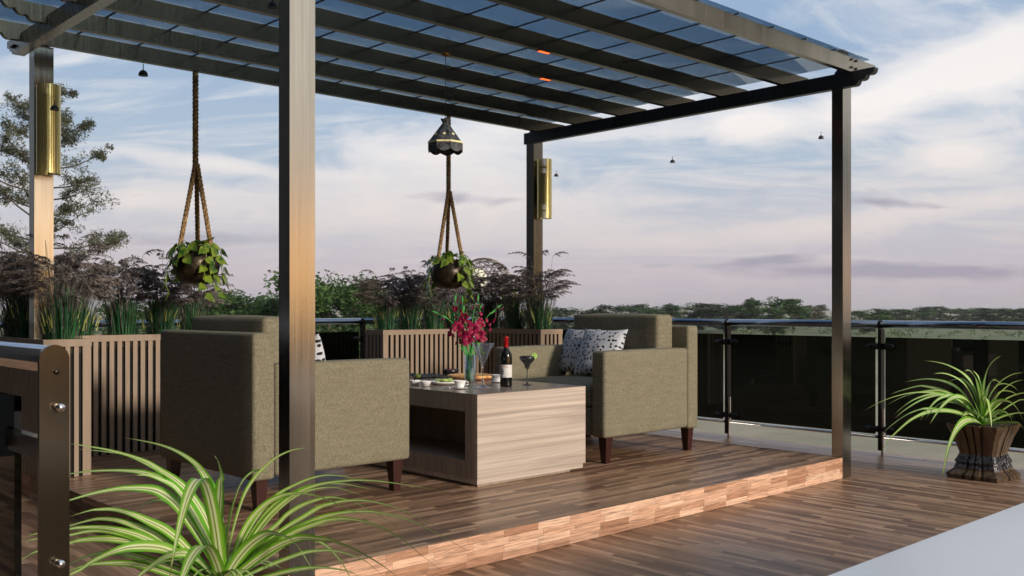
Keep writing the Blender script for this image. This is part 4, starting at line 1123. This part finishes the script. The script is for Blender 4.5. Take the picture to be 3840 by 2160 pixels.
# ------------------------------------------------------------ trees
GZ=-5.
def tree(name,label,cat,group,base,h,rx,seed,leafm,nl,ls,trunk_h=.3,open_=.5,limbs=9,flat=.8,clr=.16):
    r=random.Random(seed);t=thing(name,label,cat,group,loc=base)
    tr=B();cl=[]
    trunk=[Vector((0,0,0))]
    for k in range(1,7): trunk.append(Vector((r.uniform(-.03,.03)*h,r.uniform(-.03,.03)*h,h*.82*k/6)))
    tr.tube(trunk,.1,7,rads=[h*.024*(1-.85*k/6)+.01 for k in range(7)])
    for i in range(limbs):
        s=trunk_h+(1-trunk_h)*(i+.5)/limbs*.92;a=i*2.4+r.uniform(-.4,.4);idx=min(5,int(s*.98*6/.82)) if s<.82 else 5
        p0=Vector((0,0,h*min(s,.8)));z=s
        prof=math.sin(PI*min(1,max(.05,(1.08-z)/(1.08-trunk_h))))**.6
        L=rx*prof*r.uniform(.75,1.1);e=p0+Vector((math.cos(a)*L,math.sin(a)*L,L*r.uniform(.15,.55)))
        if e.z>h: e.z=h*.97
        m=p0.lerp(e,.5)+Vector((0,0,L*.08));tr.tube([p0,m,e],.05,5,rads=[h*.009,h*.006,h*.002])
        for q in (.45,.7,.9,1.):
            c=p0.lerp(e,q)+Vector((r.uniform(-1,1),r.uniform(-1,1),r.uniform(-.4,.8)))*rx*.12;cl.append((c,rx*r.uniform(clr*.7,clr*1.35)))
        for q in range(3):
            b0=p0.lerp(e,r.uniform(.4,.8));a2=a+r.uniform(-1.3,1.3);b1=b0+Vector((math.cos(a2),math.sin(a2),r.uniform(-.1,.8)))*L*.42
            tr.tube([b0,b1],.03,4,rads=[h*.004,h*.0012]);cl.append((b1,rx*r.uniform(clr*.6,clr*1.2)))
    cl.append((Vector((0,0,h*.93)),rx*clr*1.2))
    tr.build('trunk','bark',t)
    lf=B();per=max(8,nl//len(cl))
    for c,cr in cl:
        for k in range(per):
            d=Vector((r.gauss(0,1),r.gauss(0,1),r.gauss(0,flat)));d*= cr/max(d.length,.01)*r.random()**.45
            p=c+d;s=ls*r.uniform(.6,1.4);u=Vector((r.gauss(0,1),r.gauss(0,1),r.gauss(0,.6))).normalized();w=u.cross(Vector((r.gauss(0,1),r.gauss(0,1),r.gauss(0,1)))).normalized()
            lf.add([p-u*s,p+w*s*.45,p+u*s,p-w*s*.45],[(0,1,2,3)])
    lf.build('crown',leafm,t);return t
def gp(px,d): q=at(px,H_,d);return (q.x,q.y,GZ)
def feathery(base,h,seed):
    r=random.Random(seed);t=thing('pine_tree','big feathery grey green tree rising behind the back left post','tree',None,loc=base)
    tr=B();lf=B();trunk=[Vector((.05*math.sin(k*1.7),.05*math.cos(k*2.1),h*.93*k/9)) for k in range(10)]
    tr.tube(trunk,.1,8,rads=[.17*(1-k/9.6)**.8+.012 for k in range(10)])
    def tuft(c,cr,n):
        for k in range(n):
            d=Vector((r.gauss(0,1),r.gauss(0,1),r.gauss(0,.75)));d*=cr/max(d.length,.01)*r.random()**.5
            p=c+d;s_=r.uniform(.022,.05);u=(d.normalized()+Vector((r.gauss(0,.5),r.gauss(0,.5),r.gauss(0,.5)))).normalized();w=u.cross(Vector((r.gauss(0,1),r.gauss(0,1),r.gauss(0,1)))).normalized()
            lf.add([p-u*s_,p+w*s_*.32,p+u*s_,p-w*s_*.32],[(0,1,2,3)])
    for i in range(46):
        f=i/45;z=h*(.40+.55*f);a=i*2.39996+r.uniform(-.3,.3)
        R=2.05*(math.sin(PI*min(1.,.30+.66*f)))**.8*r.uniform(.55,1.05)+.12
        p0=Vector((0,0,z-.1*R));e=Vector((math.cos(a)*R,math.sin(a)*R,z+R*r.uniform(.05,.5)))
        m=p0.lerp(e,.5)+Vector((r.uniform(-.08,.08),r.uniform(-.08,.08),-.06*R));tr.tube([p0,m,e],.03,5,rads=[.035*(1-f*.6),.02,.006])
        for q in range(10):
            s0=r.uniform(.25,1.);b0=p0.lerp(e,s0);a2=a+r.uniform(-1.4,1.4);L=r.uniform(.15,.5)*(1.-.2*f)
            b1=b0+Vector((math.cos(a2),math.sin(a2),r.uniform(-.05,.9))).normalized()*L
            tr.tube([b0,b1],.01,4,rads=[.010,.003]);tuft(b1,r.uniform(.10,.25),85)
        tuft(e,r.uniform(.10,.2),90)
    for q in range(6): tuft(Vector((r.uniform(-.1,.1),r.uniform(-.1,.1),h*(.90+.02*q))),.08+.02*(5-q),60)
    tr.build('trunk','bark',t);lf.build('crown','tree_near',t)
feathery(gp(165,24),11.9,21)
tv=[];
vt=[('tree_green',46,21),('tree_green',46,22),('tree_dark',46,23),('tree_dry',46,24),('bush_green',46,25)]
names=['leafy','round leafy','dark','dry','pale']
lst=[ # px, depth, height, radius, variant, label
(640,62,6.7,4.2,0,'green tree left of the thick post, right of the first hanging pot'),
(850,70,6.9,4.6,1,'green tree seen low between the first hanging pot and the thick post'),
(1010,64,7.0,4.2,0,'green tree directly behind the thick post'),
(1235,60,8.2,3.6,1,'tall green tree just right of the thick post'),
(1335,66,7.4,3.0,0,'green tree between the thick post and the right planter'),
(1470,72,7.5,3.2,2,'green tree behind the left end of the right planter'),
(1600,88,7.6,4.2,1,'green tree behind the second hanging pot'),
(1400,45,5.3,2.6,4,'low green bush above the rail left of the right planter'),
(760,45,5.4,3.0,4,'low green bush under the first hanging pot'),
(2155,170,6.1,6.,2,'small dark tree right of the plumed reeds of the right planter'),
(2330,300,7.3,9.,2,'dark tree on the horizon above the right armchair'),
(2450,280,6.8,9.,1,'low green tree beside the right armchair back cushion'),
(2600,260,7.6,9.5,1,'broad green tree first right of the armchair on the horizon'),
(2720,250,7.3,9.,2,'dark tree above the first railing post on the horizon'),
(2810,270,6.7,9.,3,'dry beige tree among the green ones on the horizon'),
(2905,215,8.6,7.5,1,'tallest green tree on the horizon, left of the right post'),
(2975,290,6.6,9.,3,'dry tree just left of the thin right pergola post'),
(3040,340,7.3,6.,2,'small dark tree touching the right pergola post'),
(3240,240,5.8,7.5,1,'low green tree just right of the right pergola post'),
(3340,400,6.,8.,2,'small dark tree above the second railing post'),
(3420,360,6.2,8.,1,'green tree first right of the second railing post'),
(3480,430,7.0,9.,2,'dark tree mid way between the railing post and the frame edge'),
(3570,400,6.0,10.,0,'green tree above the spider plant on the horizon'),
(3650,420,6.5,9.,1,'dark crown tree above the spider plant at right'),
(3770,330,6.2,10.,2,'broad green tree near the right frame edge'),
(3850,300,6.5,9.,1,'green tree cut by the right frame edge')]
protos={}
for (px,d,h,rx,v,lb) in lst:
    near=d<120;key=(v,near)
    if key not in protos:
        t=tree('tree',lb,'tree','trees beyond the terrace',gp(px,d),8.,3.2,31+v+(9 if near else 0),vt[v][0],16000 if near else 5200,.13 if near else .21,.16 if near else .08,.5,12,.75,.26)
        protos[key]=t
    else: t=dup(protos[key],lb,gp(px,d),px*.7)
    t.scale=(rx/3.2,rx/3.2,h/8.)
# far scrub, uncountable
sb=B();r=random.Random(77)
for i in range(1000):
    px=r.uniform(-300,4200);d=r.choice((r.uniform(130,300),r.uniform(200,600),r.uniform(250,500)))
    q=gp(px,d);s=r.uniform(.5,1.4)*(1 if d<300 else 1.7);c=Vector(q)
    for k in range(16):
        a=r.uniform(0,6.28);rr=s*r.random();p=c+Vector((rr*math.cos(a)*1.5,rr*math.sin(a)*1.5,s*r.uniform(.1,1.)))
        u=Vector((r.gauss(0,1),r.gauss(0,1),r.gauss(0,1))).normalized()*s*.22;w=u.cross(Vector((r.gauss(0,1),r.gauss(0,1),r.gauss(0,1)))).normalized()*s*.2
        sb.add([p-u,p+w,p+u,p-w],[(0,1,2,3)])
tag(sb.build('scrub','bush_green'),'low scattered scrub across the plain beyond the railing','scrub',kind='stuff')
t=dup(protos[(2,True)],'tall dark tree added out of frame at right to darken post reflections',(21.,-9.3,GZ),1.)  # added tree, placed where the back right post mirrors it as dark
t.scale=(1.5,1.5,2.1)
# air
hz=B().box(-4990,5990,-4990,5990,-6,26).build('haze','haze_air');tag(hz,'thin evening haze over the plain','haze',kind='stuff')
# ------------------------------------------------------------ sky and sun
SE=R_(16.);SA=R_(-87)
sun_dir=Vector((math.cos(SA)*math.cos(SE),math.sin(SA)*math.cos(SE),math.sin(SE)))
wd=bpy.data.worlds.new('World');scn.world=wd;wd.use_nodes=True
t=NT.__new__(NT);t.t=wd.node_tree;t.m=None
bg=t.t.nodes['Background'];out=t.t.nodes['World Output']
D=t.n('ShaderNodeTexCoord').outputs['Generated'];x=t.xyz(D)
z=t.math('MAXIMUM',x[2],0.)
grad=t.ramp(z,[(0.,(.52,.48,.54)),(.035,(.62,.56,.62)),(.09,(.60,.61,.69)),(.15,(.47,.57,.71)),(.27,(.34,.48,.69)),(.5,(.31,.42,.60)),(1.,(.20,.29,.44))])
ca,sa=math.cos(AZ),math.sin(AZ)
fw_=t.math('ADD',t.math('MULTIPLY',x[0],ca),t.math('MULTIPLY',x[1],sa));rg_=t.math('SUBTRACT',t.math('MULTIPLY',x[0],sa),t.math('MULTIPLY',x[1],ca))
fs_=t.math('MAXIMUM',fw_,.15);U=t.math('DIVIDE',rg_,fs_);V=t.math('DIVIDE',x[2],fs_)
zz=t.math('ADD',z,.16);fx=t.math('DIVIDE',fw_,zz);rx_=t.math('DIVIDE',rg_,zz)
n1=t.noise(t.comb(t.math('MULTIPLY',rx_,.55),t.math('MULTIPLY',fx,1.0),3.7),1.15,10.,.6,.6)
n2=t.noise(t.comb(t.math('ADD',t.math('MULTIPLY',rx_,.8),t.math('MULTIPLY',fx,.35)),t.math('MULTIPLY',fx,2.6),9.1),1.6,9.,.62,.9)
det=t.noise(t.comb(t.math('MULTIPLY',U,9.),t.math('MULTIPLY',V,22.),2.2),1.,9.,.6,.7)
def bumpc(u,v,su,sv,amp,tilt=0.):
    a_=t.math('SUBTRACT',U,u);b_=t.math('SUBTRACT',t.math('SUBTRACT',V,v),t.math('MULTIPLY',a_,tilt))
    q=t.math('ADD',t.math('POWER',t.math('ABSOLUTE',t.math('DIVIDE',a_,su)),2.),t.math('POWER',t.math('ABSOLUTE',t.math('DIVIDE',b_,sv)),2.))
    return t.math('MULTIPLY',t.math('EXPONENT',t.math('MULTIPLY',q,-1.)),amp)
def total(lst):
    o_=None
    for e in lst:
        v_=bumpc(*e);o_=v_ if o_ is None else t.math('ADD',o_,v_)
    return o_
front=t.ramp(fw_,[(.1,0.),(.4,1.)])
bm_=total([(.50,.262,.13,.030,.42,.32),(.245,.190,.045,.016,.34,.05),(.36,.205,.05,.02,.22,.2),(-.06,.155,.12,.050,.25,0.),(.02,.10,.2,.02,.12,0.),(-.30,.150,.12,.010,.22,-.10),(-.36,.11,.10,.012,.2,-.05),(.455,.158,.045,.020,.34,0.),(.38,.095,.15,.014,.22,.15),(.2,.075,.2,.014,.16,.05),(.0,.25,.2,.03,.05,0.)])
k1=t.math('ADD',t.math('ADD',t.math('MULTIPLY',n1,.55),t.math('MULTIPLY',det,.45)),t.math('MULTIPLY',bm_,front))
m1=t.ramp(k1,[(.50,0.),(.61,.62),(.78,1.)])
m2=t.ramp(n2,[(.47,0.),(.66,.6)])
fade=t.ramp(z,[(0.,.3),(.05,.8),(.12,1.)])
cm=t.math('MULTIPLY',t.math('MAXIMUM',m1,m2),fade)
ccol=t.ramp(z,[(0.,(.70,.60,.62)),(.08,(.86,.77,.75)),(.2,(1.08,1.02,.99)),(.5,(.75,.77,.82))])
sky=t.mix(t.math('MULTIPLY',cm,.95),grad,ccol)
kd=t.math('ADD',t.math('ADD',t.math('MULTIPLY',n2,.35),t.math('MULTIPLY',det,.65)),t.math('MULTIPLY',total([(.40,.040,.14,.010,.36,.0),(.27,.052,.05,.006,.26,.1),(-.06,.116,.07,.010,.26,-.05),(-.28,.072,.12,.009,.26,0.),(.38,.110,.10,.006,.2,-.06),(.17,.045,.05,.004,.2,0.),(.28,.13,.05,.008,.16,.2)]),front))
dk=t.math('MULTIPLY',t.ramp(kd,[(.60,0.),(.78,.75)]),t.ramp(z,[(.01,0.),(.03,1.),(.15,1.),(.2,0.)]))
sky=t.mix(dk,sky,(.36,.34,.45))
lf_=t.math('SUBTRACT',t.math('MULTIPLY',x[0],-.97),t.math('MULTIPLY',x[1],-.0))
sky=t.mix(1.,sky,t.mix(t.ramp(z,[(.4,0.),(.65,1.)]),t.ramp(lf_,[(.05,1.),(.45,.38)]),(1.,1.,1.)),'MULTIPLY')
# warm evening side around the sun
GA=R_(-66);az=Vector((math.cos(GA),math.sin(GA),0))
dh=t.math('ADD',t.math('MULTIPLY',x[0],az.x),t.math('MULTIPLY',x[1],az.y))
az_g=t.ramp(dh,[(.70,0.),(.95,.8),(1.,1.)])
el_g=t.ramp(z,[(0.,1.),(.035,.92),(.075,.45),(.12,.10),(.18,0.)])
sky=t.mix(t.math('MULTIPLY',az_g,el_g),sky,(3.4,1.65,.36))
up=t.math('MULTIPLY',t.ramp(dh,[(-.1,0.),(.8,1.)]),t.ramp(z,[(.07,0.),(.2,1.)]))
sky=t.mix(t.math('MULTIPLY',up,.75),sky,(1.12,1.05,.93))
st=t.n('ShaderNodeTexSky',sky_type='NISHITA');st.sun_disc=False;st.sun_elevation=SE;st.sun_rotation=math.atan2(sun_dir.x,sun_dir.y);st.air_density=1.3;st.dust_density=2.
sk=t.mix(1.,st.outputs[0],(.08,.08,.08),'MULTIPLY')
sky=t.mix(.12,sky,sk)
t.l(sky,bg.inputs[0]);bg.inputs[1].default_value=1.0
sl=bpy.data.lights.new('Sun','SUN');sl.energy=3.6;sl.angle=R_(7.);sl.color=(1.,.87,.71)
so=bpy.data.objects.new('Sun',sl);C.objects.link(so);so.rotation_euler=sun_dir.to_track_quat('Z','Y').to_euler()
# ------------------------------------------------------------ camera
cam=bpy.data.cameras.new('Camera');co=bpy.data.objects.new('Camera',cam);C.objects.link(co)
co.location=(0,0,CH);co.rotation_euler=(PI/2,0,AZ-PI/2)
cam.sensor_width=36.;cam.lens=f_/3840*36;cam.shift_y=(H_-1080)/3840;cam.clip_start=.05;cam.clip_end=9000
cam.dof.use_dof=True;cam.dof.focus_distance=4.6;cam.dof.aperture_fstop=9.
scn.camera=co
scn.view_settings.view_transform='Standard';scn.view_settings.look='None';scn.view_settings.exposure=.0;scn.view_settings.gamma=1.
scn.cycles.max_bounces=8;scn.cycles.transparent_max_bounces=24;scn.cycles.glossy_bounces=4;scn.cycles.diffuse_bounces=3
scn.cycles.caustics_reflective=False;scn.cycles.caustics_refractive=False;scn.cycles.sample_clamp_indirect=6.
